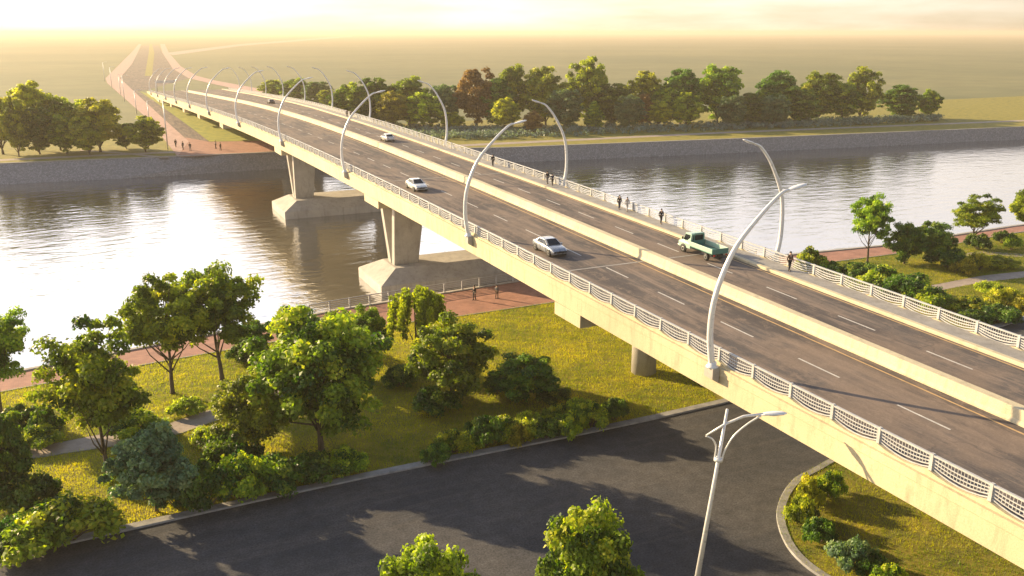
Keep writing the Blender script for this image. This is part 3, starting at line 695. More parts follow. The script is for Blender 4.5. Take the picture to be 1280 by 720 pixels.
# ------------------------------------------------------------------ vehicles
def wheel(parent, x, y, r, wd):
    m = MB(); s = 1 if x > 0 else -1
    m.lathe([(r * .55, -wd / 2), (r * .93, -wd / 2), (r, -wd * .3), (r, wd * .3), (r * .93, wd / 2), (r * .55, wd / 2)], 'x', 20, (x, y, r)); t = m.build('wheel', M['tyre'], parent)
    m = MB(); m.lathe([(r * .2, s * wd * .30), (r * .58, s * wd * .48), (r * .62, s * wd * .515), (r * .56, s * wd * .53), (r * .15, s * wd * .45)], 'x', 14, (x, y, r)); m.build('rim', M['rim'], t)
    return t
def sedan(mat, label):
    c = empty('car'); tag(c, label, 'car')
    L = [(-2.28, .70, .38, .78), (-2.2, .80, .28, .92), (-1.8, .87, .22, .97), (-1.2, .90, .2, .96), (0, .91, .19, .95), (.9, .90, .19, .94), (1.4, .88, .2, .90), (1.9, .84, .22, .82), (2.2, .76, .28, .70), (2.3, .64, .36, .58)]
    rings = []
    for y, hw, zb, zt in L:
        half = [(hw * .8, zb), (hw * .97, zb + .08), (hw, zb + .28), (hw * .99, zt - .14), (hw * .94, zt - .04), (hw * .78, zt)]
        rings.append([(x, y, z) for x, z in half] + [(-x, y, z) for x, z in reversed(half)])
    m = MB(); m.loft(rings, True, True, True); recalc(m.build('body', mat, c))
    gh = [(-1.72, .955, .74), (-1.15, 1.36, .60), (-.5, 1.44, .60), (.15, 1.42, .60), (1.08, .93, .76)]
    rings = []
    for y, zt, hw in gh:
        b = .80
        rings.append([(.80, y, .90), (hw + .03, y, max(zt - .06, .91)), (hw - .10, y, zt), (-hw + .10, y, zt), (-hw - .03, y, max(zt - .06, .91)), (-.80, y, .90)])
    m = MB(); m.loft(rings, True, True, False); cb = recalc(m.build('cabin', mat, c))
    def win(name, P):
        m = MB(); m.add(P, [tuple(range(len(P)))]); o = m.build(name, M['glass'], c); sol = o.modifiers.new('s', 'SOLIDIFY'); sol.thickness = .02; sol.offset = 0; return o
    win('windscreen', [(-.66, 1.03, .985), (.66, 1.03, .985), (.52, .24, 1.395), (-.52, .24, 1.395)])
    win('rear_window', [(-.62, -1.66, 1.01), (.62, -1.66, 1.01), (.52, -1.2, 1.345), (-.52, -1.2, 1.345)])
    for s in (-1, 1):
        x0, x1 = s * .812, s * .665
        win('side_window', [(x0, -1.25, .97), (x0, -.32, .97), (x1, -.32, 1.34), (x1, -1.0, 1.30)])
        win('side_window', [(x0, -.26, .97), (x0, .84, .97), (x1, .14, 1.34), (x1, -.26, 1.34)])
        m = MB(); m.box(min(s * .84, s * 1.0), max(s * .84, s * 1.0), .66, .8, .93, 1.06); bevel(m.build('mirror', mat, c), .03)
        m = MB(); m.hexa([(s * .42, 2.22, .56), (s * .74, 2.13, .58), (s * .76, 2.0, .58), (s * .42, 2.1, .56)], [(s * .42, 2.2, .68), (s * .72, 2.1, .72), (s * .74, 1.97, .74), (s * .42, 2.05, .70)]); recalc(m.build('headlight', M['headlight'], c))
        m = MB(); m.hexa([(s * .46, -2.31, .70), (s * .76, -2.24, .70), (s * .78, -2.1, .7), (s * .46, -2.2, .7)], [(s * .46, -2.28, .84), (s * .76, -2.22, .85), (s * .78, -2.1, .85), (s * .46, -2.2, .85)]); recalc(m.build('taillight', M['taillight'], c))
        for y in (-1.38, 1.42):
            wheel(c, s * .80, y, .325, .24)
            m = MB(); m.lathe([(.40, s * .885), (.40, s * .918), (.33, s * .919)], 'x', 18, (0, y, .335)); m.build('wheel_arch', M['black'], c)
        m = MB(); m.box(min(s * .905, s * .918), max(s * .905, s * .918), -.34, -.32, .35, .9); m.box(min(s * .90, s * .917), max(s * .90, s * .917), .86, .88, .35, .9); m.build('door_gap', M['black'], c)
    m = MB(); m.box(-.40, .40, 2.24, 2.325, .44, .58); m.build('grille', M['black'], c)
    m = MB(); m.box(-.62, .62, 2.2, 2.33, .27, .37); m.build('bumper', M['black'], c)
    m = MB(); m.box(-.66, .66, -2.32, -2.2, .32, .44); m.build('bumper', M['black'], c)
    return c
def put(o, x, y, rz): o.location = (x, y, dz(y) + .022); o.rotation_euler = (0, 0, rz)
def slope(o): 
    y = o.location.y; a = math.atan2(dz(y + 3) - dz(y - 3), 6); f = 1 if abs(o.rotation_euler.z) < 1 else -1; o.rotation_euler.x = a * f
c1 = sedan(M['silver'], 'silver grey sedan on the near carriageway driving towards the viewer'); put(c1, 39.2, 74.6, PI)
c2 = sedan(M['white_car'], 'white sedan on the near carriageway above the nearer river pier'); put(c2, 38.3, 111.5, PI)
c3 = sedan(M['pale_car'], 'small pale car on the far carriageway near the tree line'); put(c3, 50.6, 163.5, 0)
c4 = sedan(M['dark_car'], 'tiny dark car far along the bridge on the far carriageway'); put(c4, 53.0, 296, 0)
for c in (c1, c2, c3, c4): slope(c)

def truck():
    c = empty('pickup_truck'); tag(c, 'light green flatbed pickup truck on the far carriageway beside the walkway', 'truck')
    g = M['green_truck']
    prof = [(1.05, .55), (1.05, 1.0), (.98, 1.98), (1.12, 2.04), (1.95, 1.98), (2.35, 1.25), (2.85, 1.12), (2.95, .95), (2.95, .5)]
    m = MB(); rings = []
    for x, k in ((-.86, .0), (-.80, 1), (.80, 1), (.86, 0)):
        rings.append([(x * (1 if z < 1.2 else .9), y if k else y * .985 + .02, z if k else z * .98) for y, z in prof])
    m.loft(rings, True, True, False); recalc(m.build('cab', g, c))
    def win(name, P):
        m = MB(); m.add(P, [tuple(range(len(P)))]); o = m.build(name, M['glass'], c); s_ = o.modifiers.new('s', 'SOLIDIFY'); s_.thickness = .02; s_.offset = 0
    win('windscreen', [(-.66, 2.35, 1.29), (.66, 2.35, 1.29), (.62, 1.99, 1.93), (-.62, 1.99, 1.93)])
    win('rear_window', [(-.62, 1.00, 1.35), (.62, 1.00, 1.35), (.58, .965, 1.88), (-.58, .965, 1.88)])
    for s in (-1, 1):
        win('side_window', [(s * .80, 1.14, 1.28), (s * .80, 2.22, 1.28), (s * .79, 1.92, 1.86), (s * .79, 1.14, 1.88)])
        m = MB(); m.box(min(s * .88, s * 1.06), max(s * .88, s * 1.06), 2.1, 2.2, 1.3, 1.55); bevel(m.build('mirror', M['black'], c), .03)
        m = MB(); m.lathe([(.02, 0), (.13, 0), (.13, .06), (.05, .08)], 'y', 14, (s * .6, 2.93, .82)); m.build('headlight', M['headlight'], c)
        m = MB(); m.box(s * .7 - .08, s * .7 + .08, -2.62, -2.55, .62, .78); m.build('taillight', M['taillight'], c)
        for y in (-1.55, 2.1): wheel(c, s * .80, y, .36, .24)
        m = MB(); m.box(min(s * .9, s * .955), max(s * .9, s * .955), -2.5, .93, .88, 1.32); bevel(m.build('side_board', g, c), .015)
        m = MB(); m.lathe([(.46, s * .80), (.46, s * .895), (.38, s * .90)], 'x', 18, (0, 2.1, .40)); m.build('wheel_arch', M['black'], c)
        m = MB(); m.box(s * .55 - .03, s * .55 + .03, .82, .9, 1.32, 2.02); m.build('rack_post', M['truck_bed'], c)
    m = MB(); m.box(-.90, .90, -2.5, .93, .80, .88); m.build('bed_floor', M['truck_bed'], c)
    m = MB(); m.box(-.95, .95, -2.56, -2.503, .86, 1.32); bevel(m.build('tailgate', M['truck_bed'], c), .015); tag(c.children[-1], 'dark green tailgate')
    m = MB(); m.box(-.9, .9, .933, .985, .88, 1.36); m.build('headboard', M['truck_bed'], c)
    m = MB(); m.box(-.58, .58, .82, .9, 2.02, 2.08); m.build('rack_bar', M['truck_bed'], c)
    m = MB(); m.box(-.4, -.25, -2.5, 2.6, .45, .6); m.box(.25, .4, -2.5, 2.6, .45, .6); m.box(-.4, .4, -.2, .5, .48, .6); m.build('chassis', M['black'], c)
    m = MB(); m.box(-.85, .85, 2.93, 3.05, .45, .62); bevel(m.build('bumper', M['rim'], c), .02)
    m = MB(); m.box(-.8, .8, -2.66, -2.56, .46, .58); m.build('bumper', M['black'], c)
    return c
tk = truck(); put(tk, 52.3, 67.4, 0); slope(tk)

# ------------------------------------------------------------------ people
def skin_mesh(name, V, E, rad, mat, parent=None, root=0, lev=1):
    me = bpy.data.meshes.new(name); me.from_pydata(V, E, []); o = bpy.data.objects.new(name, me); col.objects.link(o)
    sk = o.modifiers.new('skin', 'SKIN'); lay = me.skin_vertices[0] if me.skin_vertices else None
    if lay is None:
        bpy.context.view_layer.objects.active = o
        import bmesh
        bm = bmesh.new(); bm.from_mesh(me); bm.verts.layers.skin.verify(); bm.to_mesh(me); bm.free(); lay = me.skin_vertices[0]
    for i, r in enumerate(rad):
        lay.data[i].radius = (r, r) if not hasattr(r, '__len__') else r
        lay.data[i].use_root = (i == root)
    sb = o.modifiers.new('sub', 'SUBSURF'); sb.levels = lev; sb.render_levels = lev
    me.materials.append(mat)
    dg = bpy.context.evaluated_depsgraph_get(); ev = o.evaluated_get(dg); nm = bpy.data.meshes.new_from_object(ev)
    o.modifiers.clear(); old = o.data; o.data = nm; nm.name = name; bpy.data.meshes.remove(old)
    nm.polygons.foreach_set('use_smooth', [True] * len(nm.polygons))
    if not nm.materials: nm.materials.append(mat)
    if parent: o.parent = parent
    return o
def person(label, top, legs, stride=.18, arm=.12, sc=1.0, group=None):
    p = empty('person'); tag(p, label, 'person', group); s = stride
    P = {'pel': (0, 0, .95), 'chest': (0, .01, 1.30), 'neck': (0, .0, 1.47), 'head': (0, .03, 1.60), 'crown': (0, .02, 1.70)}
    for sd_, k in ((-1, 'l'), (1, 'r')):
        f = s * sd_
        P['hip' + k] = (sd_ * .10, 0, .90); P['knee' + k] = (sd_ * .105, f * .55 + .03, .50); P['ank' + k] = (sd_ * .11, f - .02, .09); P['toe' + k] = (sd_ * .12, f + .15, .035)
        P['sh' + k] = (sd_ * .19, 0, 1.40); P['elb' + k] = (sd_ * .25, -f * arm * 4 - .02, 1.13); P['wr' + k] = (sd_ * .24, -f * arm * 7 + .05, .90); P['palm' + k] = (sd_ * .24, -f * arm * 7 + .07, .83)
        for i in range(4): P['f%d%s' % (i, k)] = (sd_ * (.235 + .004 * i), -f * arm * 7 + .045 + .018 * i, .745 + .004 * abs(i - 1.5))
        P['th' + k] = (sd_ * .21, -f * arm * 7 + .11, .80)
    P['nose'] = (0, .135, 1.585)
    rad = {'pel': .12, 'chest': .14, 'neck': .055, 'head': .095, 'crown': .07, 'nose': .014}
    for k in 'lr':
        rad.update({'hip' + k: .085, 'knee' + k: .058, 'ank' + k: .042, 'toe' + k: .035, 'sh' + k: .06, 'elb' + k: .043, 'wr' + k: .03, 'palm' + k: .035, 'th' + k: .011})
        for i in range(4): rad['f%d%s' % (i, k)] = .010
    names = list(P); E = [('pel', 'chest'), ('chest', 'neck'), ('neck', 'head'), ('head', 'crown'), ('head', 'nose')]
    for k in 'lr':
        E += [('pel', 'hip' + k), ('hip' + k, 'knee' + k), ('knee' + k, 'ank' + k), ('ank' + k, 'toe' + k), ('chest', 'sh' + k), ('sh' + k, 'elb' + k), ('elb' + k, 'wr' + k), ('wr' + k, 'palm' + k), ('palm' + k, 'th' + k)]
        E += [('palm' + k, 'f%d%s' % (i, k)) for i in range(4)]
    def sub(keep, grow, name, mat):
        ks = [n for n in names if n in keep]; ix = {n: i for i, n in enumerate(ks)}
        skin_mesh(name, [P[n] for n in ks], [(ix[a], ix[b]) for a, b in E if a in ix and b in ix], [rad[n] + grow for n in ks], mat, p)
    sub(set(names), 0, 'body', M['skin'])
    sub({'pel', 'chest', 'shl', 'shr', 'elbl', 'elbr', 'wrl', 'wrr'}, .018, 'jacket', top)
    sub({'pel', 'hipl', 'hipr', 'kneel', 'kneer', 'ankl', 'ankr'}, .014, 'trousers', legs)
    for k in 'lr':
        m = MB(); a = Vector(P['ank' + k]); m.hexa([(a.x - .05, a.y - .08, 0), (a.x + .05, a.y - .08, 0), (a.x + .05, a.y + .2, 0), (a.x - .05, a.y + .2, 0)], [(a.x - .045, a.y - .07, .10), (a.x + .045, a.y - .07, .10), (a.x + .04, a.y + .17, .06), (a.x - .04, a.y + .17, .06)]); bevel(m.build('shoe', M['black'], p), .02)
    m = MB(); rings = []
    for i in range(6):
        ph = PI / 2 * i / 5.0; rings.append([(math.cos(a) * .112 * math.cos(ph) , math.sin(a) * .118 * math.cos(ph) - .005, 1.62 + .13 * math.sin(ph)) for a in [2 * PI * k / 10 for k in range(10)]])
    m.loft(rings, True, True, True); m.build('hair', M['hair'], p)
    for s_ in (-1, 1):
        m = MB(); m.lathe([(.003, -.012), (.012, -.005), (.012, .005), (.003, .012)], 'y', 8, (s_ * .036, .108, 1.615)); m.build('eye', M['black'], p)
    p.scale = (sc, sc, sc)
    return p
WK = .2
pp = [(56.0, 80.0, 'person in black clothes walking on the far walkway just ahead of the green truck', 'cloth_black', 'cloth_black', PI, 1.0),
      (55.9, 88.6, 'person in dark jacket on the far walkway, left one of a walking pair', 'cloth_black', 'cloth_navy', PI, 1.0),
      (56.1, 87.2, 'person in pale clothes with dark hair on the far walkway, right of a pair', 'cloth_pale', 'cloth_pale', PI, 1.0),
      (55.9, 107.3, 'person in dark coat on the far walkway below the second far lamp', 'cloth_black', 'cloth_grey', 0, 1.0),
      (56.0, 106.0, 'person in navy jacket following the one in the dark coat below the second far lamp', 'cloth_navy', 'cloth_black', 0, .92),
      (55.4, 124.7, 'person in black leaning stance on the far walkway above the middle of the river', 'cloth_black', 'cloth_black', 0, 1.05),
      (56.7, 215.5, 'tiny person in dark clothes far along the walkway, left one of two', 'cloth_black', 'cloth_black', PI, 1.1),
      (56.9, 212.6, 'tiny person in brown clothes far along the walkway, right one of two', 'cloth_brown', 'cloth_black', PI, 1.1),
      (55.9, 59.4, 'person in brown jacket on the far walkway beside the bright green bush', 'cloth_brown', 'cloth_black', PI, 1.05)]
for x, y, lab, a, b, rz, sc in pp:
    q = person(lab, M[a], M[b], random.uniform(.1, .25), sc=sc); q.location = (x, y, dz(y) + .2); q.rotation_euler.z = rz
for px, py, lab, a, b, rz, sc, z in [
    (220, 184, 'person in dark clothes on the far plaza, nearest the lamp post, leftmost of three', 'cloth_black', 'cloth_black', .4, 1.3, FZ + .06),
    (229, 187, 'person in dark clothes on the far plaza, middle of three walking apart', 'cloth_navy', 'cloth_black', .8, 1.3, FZ + .06),
    (238, 188.5, 'person in black on the far plaza, rightmost of the three near the lamp post', 'cloth_black', 'cloth_grey', -.5, 1.3, FZ + .06),
    (270, 186, 'person in pale top with dark legs on the far plaza, left one of a pair', 'cloth_pale', 'cloth_black', 1.2, 1.3, FZ + .06),
    (276, 188, 'person in brown jacket on the far plaza, right one of a pair', 'cloth_brown', 'cloth_black', 1.2, 1.25, FZ + .06),
    (593, 375, 'person in black standing on the brick promenade by the railing', 'cloth_black', 'cloth_black', 2.0, 1.15, .02),
    (621, 373, 'person in grey clothes on the brick promenade nearest the bridge shadow', 'cloth_grey', 'cloth_brown', -1.0, 1.05, .02)]:
    q = person(lab, M[a], M[b], random.uniform(.05, .22), sc=sc); q.location = at(px, py, z); q.rotation_euler.z = rz

# ------------------------------------------------------------------ trees and shrubs
def leaf_mesh(name, centers, radii, tints, nleaf, size, seed, mat, droop=0.0):
    rg = np.random.default_rng(seed); C = np.repeat(np.asarray(centers, float), nleaf, 0); Rr = np.repeat(np.asarray(radii, float), nleaf); T = np.repeat(np.asarray(tints, float), nleaf)
    n = len(C); d = rg.normal(size=(n, 3)); d /= np.linalg.norm(d, axis=1)[:, None]; d[:, 2] = np.where(d[:, 2] < -.3, -d[:, 2] * .6, d[:, 2])
    pos = C + d * (Rr * rg.uniform(.5, 1.12, n))[:, None] * np.array([1, 1, .95])
    nr = d * .9 + rg.normal(size=(n, 3)) * .55 + np.array([0, 0, .25]); nr /= np.linalg.norm(nr, axis=1)[:, None]
    a = np.cross(nr, rg.normal(size=(n, 3))); a /= np.linalg.norm(a, axis=1)[:, None]
    if droop: a = a * (1 - droop) + np.array([0, 0, -1.0]) * droop; a /= np.linalg.norm(a, axis=1)[:, None]
    b = np.cross(nr, a); s = size * rg.uniform(.65, 1.3, n)[:, None]
    tip = pos + a * s - nr * s * .18; base = pos - a * s * .9; l = pos + b * s * .62 + nr * s * .12; r = pos - b * s * .62 + nr * s * .12
    V = np.stack([base, l, tip, r], 1).reshape(-1, 3)
    me = bpy.data.meshes.new(name); me.vertices.add(4 * n); me.vertices.foreach_set('co', V.ravel())
    me.loops.add(4 * n); me.loops.foreach_set('vertex_index', np.arange(4 * n)); me.polygons.add(n)
    me.polygons.foreach_set('loop_start', np.arange(n) * 4); me.polygons.foreach_set('loop_total', np.full(n, 4)); me.update(calc_edges=True)
    at_ = me.attributes.new('tint', 'FLOAT', 'POINT'); tv = np.clip(T + rg.normal(size=n) * .14, 0, 1); at_.data.foreach_set('value', np.repeat(tv, 4).astype(np.float32))
    me.materials.append(mat); return me
def crown_points(seed, n, rx, z0, z1, shape, gap=0.0):
    rg = np.random.default_rng(seed); out = []; ph = rg.uniform(0, 6.28, 8); zc = (z0 + z1) / 2; rz = (z1 - z0) / 2
    while len(out) < n:
        d = rg.normal(size=3); d /= np.linalg.norm(d); th = math.atan2(d[1], d[0])
        lob = 1 + .16 * math.sin(3 * th + ph[0] + d[2] * 2) + .13 * math.sin(5 * th + ph[1] - 3 * d[2]) + .12 * math.sin(4 * d[2] + ph[2] + 2 * th)
        lob = min(1.2, max(.78, lob))
        if rx > 5: lob = 1 + (lob - 1) * .55
        if shape == 'oval': lob *= 1 - .18 * max(0, d[2])
        if shape == 'spread': lob *= 1 + .12 * max(0, d[2]) - .1 * max(0, -d[2])
        if shape == 'cone': lob *= 1.0
        r = rg.uniform(.15, 1) ** .42
        if gap and math.sin(2.3 * th + ph[3]) * math.sin(3.1 * d[2] + ph[4]) > 1 - gap: continue
        p = np.array([d[0] * rx * lob * r, d[1] * rx * lob * r, zc + d[2] * rz * lob * r])
        if shape == 'cone':
            u = (p[2] - z0) / (z1 - z0); p[:2] *= max(.15, 1.25 * (1 - u) ** .8)
        out.append(p)
    return np.array(out)
def trunk_mesh(name, seed, H0, zc, pts, r0, forks=7, twin=False):
    rg = random.Random(seed); m = MB(); sway = rg.uniform(-.25, .25), rg.uniform(-.25, .25)
    def stem(dx):
        tp = [(dx * .3, 0, -.15), (dx * .5 + sway[0] * .2, sway[1] * .2, zc * .35), (dx + sway[0] * .7, sway[1] * .6, zc * .75), (dx * 1.3 + sway[0], sway[1], zc + (H0 - zc) * .35), (dx * 1.5 + sway[0] * .7, sway[1] * .8, zc + (H0 - zc) * .75)]
        sp = smooth_poly(tp, 3); n = len(sp); m.tube(sp, [r0 * (1.35 if i == 0 else 1) * (1 - .85 * i / (n - 1)) for i in range(n)], 9); return sp
    stems = [stem(0)] if not twin else [stem(-.35), stem(.35)]
    order = sorted(range(len(pts)), key=lambda i: rg.random())[:forks * len(stems)]
    for i in order:
        sp = rg.choice(stems); q = Vector(pts[i]); k = rg.randint(len(sp) // 3, len(sp) - 3); p = sp[k]
        mid = (p + q) / 2 + Vector((rg.uniform(-.2, .2), rg.uniform(-.2, .2), -.08 * (q - p).length))
        r1 = r0 * .42 * (1 - .5 * k / len(sp)); m.tube([p, mid, q], [r1, r1 * .6, r1 * .2], 6)
    me = bpy.data.meshes.new(name); me.from_pydata(m.v, [], m.f); me.polygons.foreach_set('use_smooth', m.sm); me.materials.append(M['bark']); return me
VAR = {}
def variant(key, seed, H0, R0, z0, ncl, nleaf, size, rc, shape, mat, r0=.2, gap=0.0, twin=False, forks=15):
    pts = crown_points(seed, ncl, R0 - rc * .6, z0 + rc * .4, H0 - rc * .5, shape, gap); rg = np.random.default_rng(seed + 99)
    tint = rg.uniform(.0, .9, ncl); rad = rc * rg.uniform(.7, 1.25, ncl)
    crown = leaf_mesh('crown', pts, rad, tint, nleaf, size, seed, G_[mat]); trunk = trunk_mesh('trunk', seed, H0, z0 + .8, pts, r0, forks, twin)
    VAR[key] = (H0, R0, crown, trunk)
variant('maple_a', 1, 10, 3.6, 3.2, 102, 178, 0.158, 0.72, 'spread', 'green', .20, 0.14)
variant('maple_b', 2, 10, 3.6, 3.4, 108, 178, 0.158, 0.72, 'oval', 'green', .20, 0.12)
variant('maple_c', 3, 10, 3.7, 3.0, 114, 178, 0.158, 0.74, 'round', 'olive', .20, 0.1)
variant('lime', 4, 9, 4.2, 1.6, 180, 178, 0.165, 0.77, 'round', 'green', .22, 0.04)
variant('lime_b', 5, 8, 3.6, 1.0, 156, 178, 0.165, 0.72, 'round', 'olive', .2, 0.06)
variant('round', 6, 7, 3.2, .9, 144, 178, 0.152, 0.65, 'round', 'green', .18, 0.05)
variant('deep', 7, 7, 3.2, .8, 138, 178, 0.158, 0.68, 'round', 'deep', .18, 0.05)
variant('bluegreen', 8, 7, 3.0, .5, 180, 189, 0.145, 0.54, 'oval', 'blue', .16, 0.0)
variant('far_a', 9, 20, 7.0, 2.0, 210, 114, 0.385, 1.30, 'oval', 'green', .40, 0.0)
variant('far_b', 10, 20, 7.5, 2.0, 210, 114, 0.385, 1.33, 'round', 'olive', .40, 0.0)
variant('far_c', 11, 20, 7.0, 1.0, 225, 114, 0.385, 1.30, 'round', 'deep', .4, 0.0)
variant('far_rust', 12, 20, 7.0, 1.5, 195, 114, 0.385, 1.30, 'round', 'rust', .4, 0.0)
variant('far_gold', 13, 20, 7.0, 2.5, 195, 114, 0.385, 1.30, 'oval', 'gold', .4, 0.0)
variant('far_blue', 14, 20, 7.0, 1.0, 210, 114, 0.385, 1.30, 'round', 'blue', .4, 0.0)
variant('far_cone', 15, 20, 6.0, .6, 210, 114, 0.350, 1.07, 'cone', 'green', .35)
def willow():
    rg = np.random.default_rng(21); pts = []; rad = []
    for k in range(46):
        a = rg.uniform(0, 6.28); r = 2.5 * math.sqrt(rg.uniform(.05, 1)); zt = 7.2 - .14 * r * r + rg.uniform(-.5, .4); L = rg.uniform(1.6, 4.4) * (.5 + r / 3)
        for j in range(7): pts.append((math.cos(a) * (r + .08 * j), math.sin(a) * (r + .08 * j), zt - L * j / 7)); rad.append(.42 - .02 * j)
    t = np.repeat(rg.uniform(.15, .85, 46), 7)
    VAR['willow'] = (7.8, 3.0, leaf_mesh('crown', pts, rad, t, 60, .14, 5, G_['olive'], .6), trunk_mesh('trunk', 5, 7.8, 3.2, [p for p in pts if p[2] > 5], .2, 8, True))
willow()
def shrub_variant(key, seed, mat, ncl=48, flat=False):
    rg = np.random.default_rng(seed); pts = []
    for k in range(ncl):
        a = rg.uniform(0, 6.28); r = math.sqrt(rg.uniform(0, 1)); lob = 1 + .2 * math.sin(3 * a + seed); zz = (1 - .55 * r * r) * rg.uniform(.35, 1.0)
        pts.append((math.cos(a) * r * lob * 1.05, math.sin(a) * r * lob * 1.05, .12 + zz * (.95 if not flat else .6)))
    VAR[key] = (1.5, 1.4, leaf_mesh('foliage', pts, .30 * rg.uniform(.7, 1.3, ncl), rg.uniform(.0, .95, ncl), 140, .075, seed, G_[mat]), None)
    m = MB()
    for i in range(9):
        p = Vector(pts[i]); m.tube([(p.x * .12, p.y * .12, -.05), (p.x * .5, p.y * .5, p.z * .55), tuple(p)], [.035, .025, .01], 5)
    me = bpy.data.meshes.new('stem'); me.from_pydata(m.v, [], m.f); me.materials.append(M['bark']); VAR[key] = VAR[key][:3] + (me,)
for i, (k, mt) in enumerate((('sh_green', 'green'), ('sh_deep', 'deep'), ('sh_olive', 'olive'), ('sh_gold', 'gold'), ('sh_blue', 'blue'))): shrub_variant(k, 31 + i, mt)
def plant(name, cat, key, px, by, top, wpx, label, base=0.0, group=None):
    b = at(px, by, base); D = row(b.x, b.y, base + 1)[1]; h = height_for(b, top); rad = wpx * D / F / 2; H0, R0, crown, trunk = VAR[key]
    e = empty(name, b, random.uniform(0, 6.28)); e.scale = (rad / R0, rad / R0, h / H0); tag(e, label, cat, group)
    c = bpy.data.objects.new('crown' if name == 'tree' else 'foliage', crown); col.objects.link(c); c.parent = e
    if trunk:
        t = bpy.data.objects.new('trunk' if name == 'tree' else 'stem', trunk); col.objects.link(t); t.parent = e
    return e
TREES = [
 (2, 520, 388, 92, 'maple_a', 'leafy green tree cut by the left edge beside the pink promenade'),
 (137, 604, 412, 128, 'maple_a', 'open crowned tree with a long dark trunk on the golden lawn, nearest the lower left'),
 (216, 492, 345, 112, 'maple_c', 'yellow-green tree by the water, left of the two tall riverside trees'),
 (278, 476, 326, 112, 'maple_b', 'tall tree by the water with a full crown, right of the two riverside trees'),
 (402, 563, 394, 166, 'lime', 'largest bushy tree at the middle of the near park with a short trunk'),
 (316, 568, 468, 92, 'lime_b', 'pale yellow-green tree pressed against the left side of the largest bushy tree'),
 (196, 640, 527, 104, 'bluegreen', 'dense bluish-green tree with layered foliage above the roadside hedge'),
 (462, 452, 386, 54, 'round', 'small round tree before the promenade wall, left of the weeping tree'),
 (524, 462, 360, 78, 'willow', 'weeping tree with drooping branches in front of the promenade railing'),
 (565, 500, 402, 106, 'round', 'round bright tree on the lawn right below the weeping tree'),
 (420, 470, 390, 70, 'deep', 'dark tree peeking out behind the top of the largest bushy tree'),
 (320, 448, 400, 52, 'deep', 'small dark tree beside the river behind the park, right of the riverside pair'),
 (372, 430, 384, 62, 'deep', 'small dark tree near the river, left of the promenade wall corner'),
 (656, 500, 444, 84, 'deep', 'low dark spreading tree alone on the golden lawn near the bridge'),
 (4, 628, 508, 84, 'deep', 'shaded tree cut by the left edge above the roadside shrubs'),
 (1084, 328, 240, 54, 'maple_b', 'slender upright tree by the right promenade, nearest the bridge'),
 (1130, 330, 278, 48, 'deep', 'dark low-crowned tree on the right lawn, left half of a pair'),
 (1164, 326, 277, 50, 'deep', 'dark low-crowned tree on the right lawn, right half of a pair'),
 (1216, 306, 248, 64, 'maple_a', 'bright forked tree by the right promenade between the pair and the frame edge'),
 (1286, 306, 236, 62, 'maple_c', 'tall yellow-green tree cut by the right edge of the picture')]
for px, by, top, wpx, k, lab in TREES: plant('tree', 'tree', k, px, by, top, wpx, lab)
def ftree(px, py_, h, rad, k, lab):
    b = at(px, py_, 0); H0, R0, crown, trunk = VAR[k]; e = empty('tree', b, .7); e.scale = (rad / R0, rad / R0, h / H0); tag(e, lab, 'tree')
    for nm, me in (('crown', crown), ('trunk', trunk)):
        c = bpy.data.objects.new(nm, me); col.objects.link(c); c.parent = e
ftree(732, 812, 8.6, 2.95, 'lime', 'round sunlit tree top at the bottom edge, right of two, beside the lamp post')
ftree(534, 832, 7.6, 2.6, 'lime_b', 'sunlit tree top at the bottom edge, left of two in front of the dark road')
# far bank trees (base row, top row)
FT = [(440, 163, 100, 55, 'far_a', 'far green tree'), (470, 162, 97, 52, 'far_c', 'far dark tree'), (512, 161, 92, 62, 'far_a', 'far tall tree'), (492, 166, 112, 46, 'far_gold', 'far'), (530, 166, 116, 48, 'far_b', 'far'),
      (556, 160, 104, 46, 'far_blue', ''), (596, 161, 84, 56, 'far_rust', ''), (566, 167, 140, 34, 'far_b', ''), (622, 161, 98, 50, 'far_c', ''), (640, 159, 76, 52, 'far_a', ''), (632, 168, 120, 40, 'far_gold', ''), (666, 170, 138, 26, 'far_rust', ''),
      (682, 160, 84, 62, 'far_b', ''), (706, 164, 110, 50, 'far_blue', ''), (733, 158, 72, 54, 'far_b', ''), (742, 166, 125, 32, 'far_cone', ''), (766, 160, 104, 54, 'far_c', ''), (802, 158, 90, 52, 'far_b', ''), (786, 165, 118, 40, 'far_blue', ''),
      (804, 163, 116, 28, 'far_rust', ''), (822, 163, 124, 40, 'far_gold', ''), (830, 160, 104, 44, 'far_a', ''), (850, 158, 86, 54, 'far_c', ''), (858, 163, 116, 42, 'far_b', ''), (896, 157, 76, 64, 'far_a', ''), (914, 163, 118, 40, 'far_blue', ''),
      (936, 160, 116, 40, 'far_c', ''), (970, 157, 88, 56, 'far_c', ''), (966, 161, 118, 44, 'far_blue', ''), (1022, 155, 85, 56, 'far_a', ''), (1000, 158, 112, 46, 'far_c', ''), (1052, 156, 99, 44, 'far_a', ''), (1075, 154, 84, 48, 'far_b', ''),
      (1124, 152, 106, 52, 'far_c', ''), (1159, 151, 109, 30, 'far_a', '')]
KN = {'far_a': 'green', 'far_b': 'olive green', 'far_c': 'dark green', 'far_gold': 'golden', 'far_rust': 'reddish brown', 'far_blue': 'bluish green', 'far_cone': 'bright green pointed'}
ORD = ['leftmost', 'second from the left', 'third from the left', 'fourth from the left', 'fifth from the left', 'sixth from the left', 'seventh from the left', 'eighth from the left', 'ninth from the left', 'tenth from the left', 'eleventh from the left']
FT.sort(key=lambda t: t[0]); cnt = {}
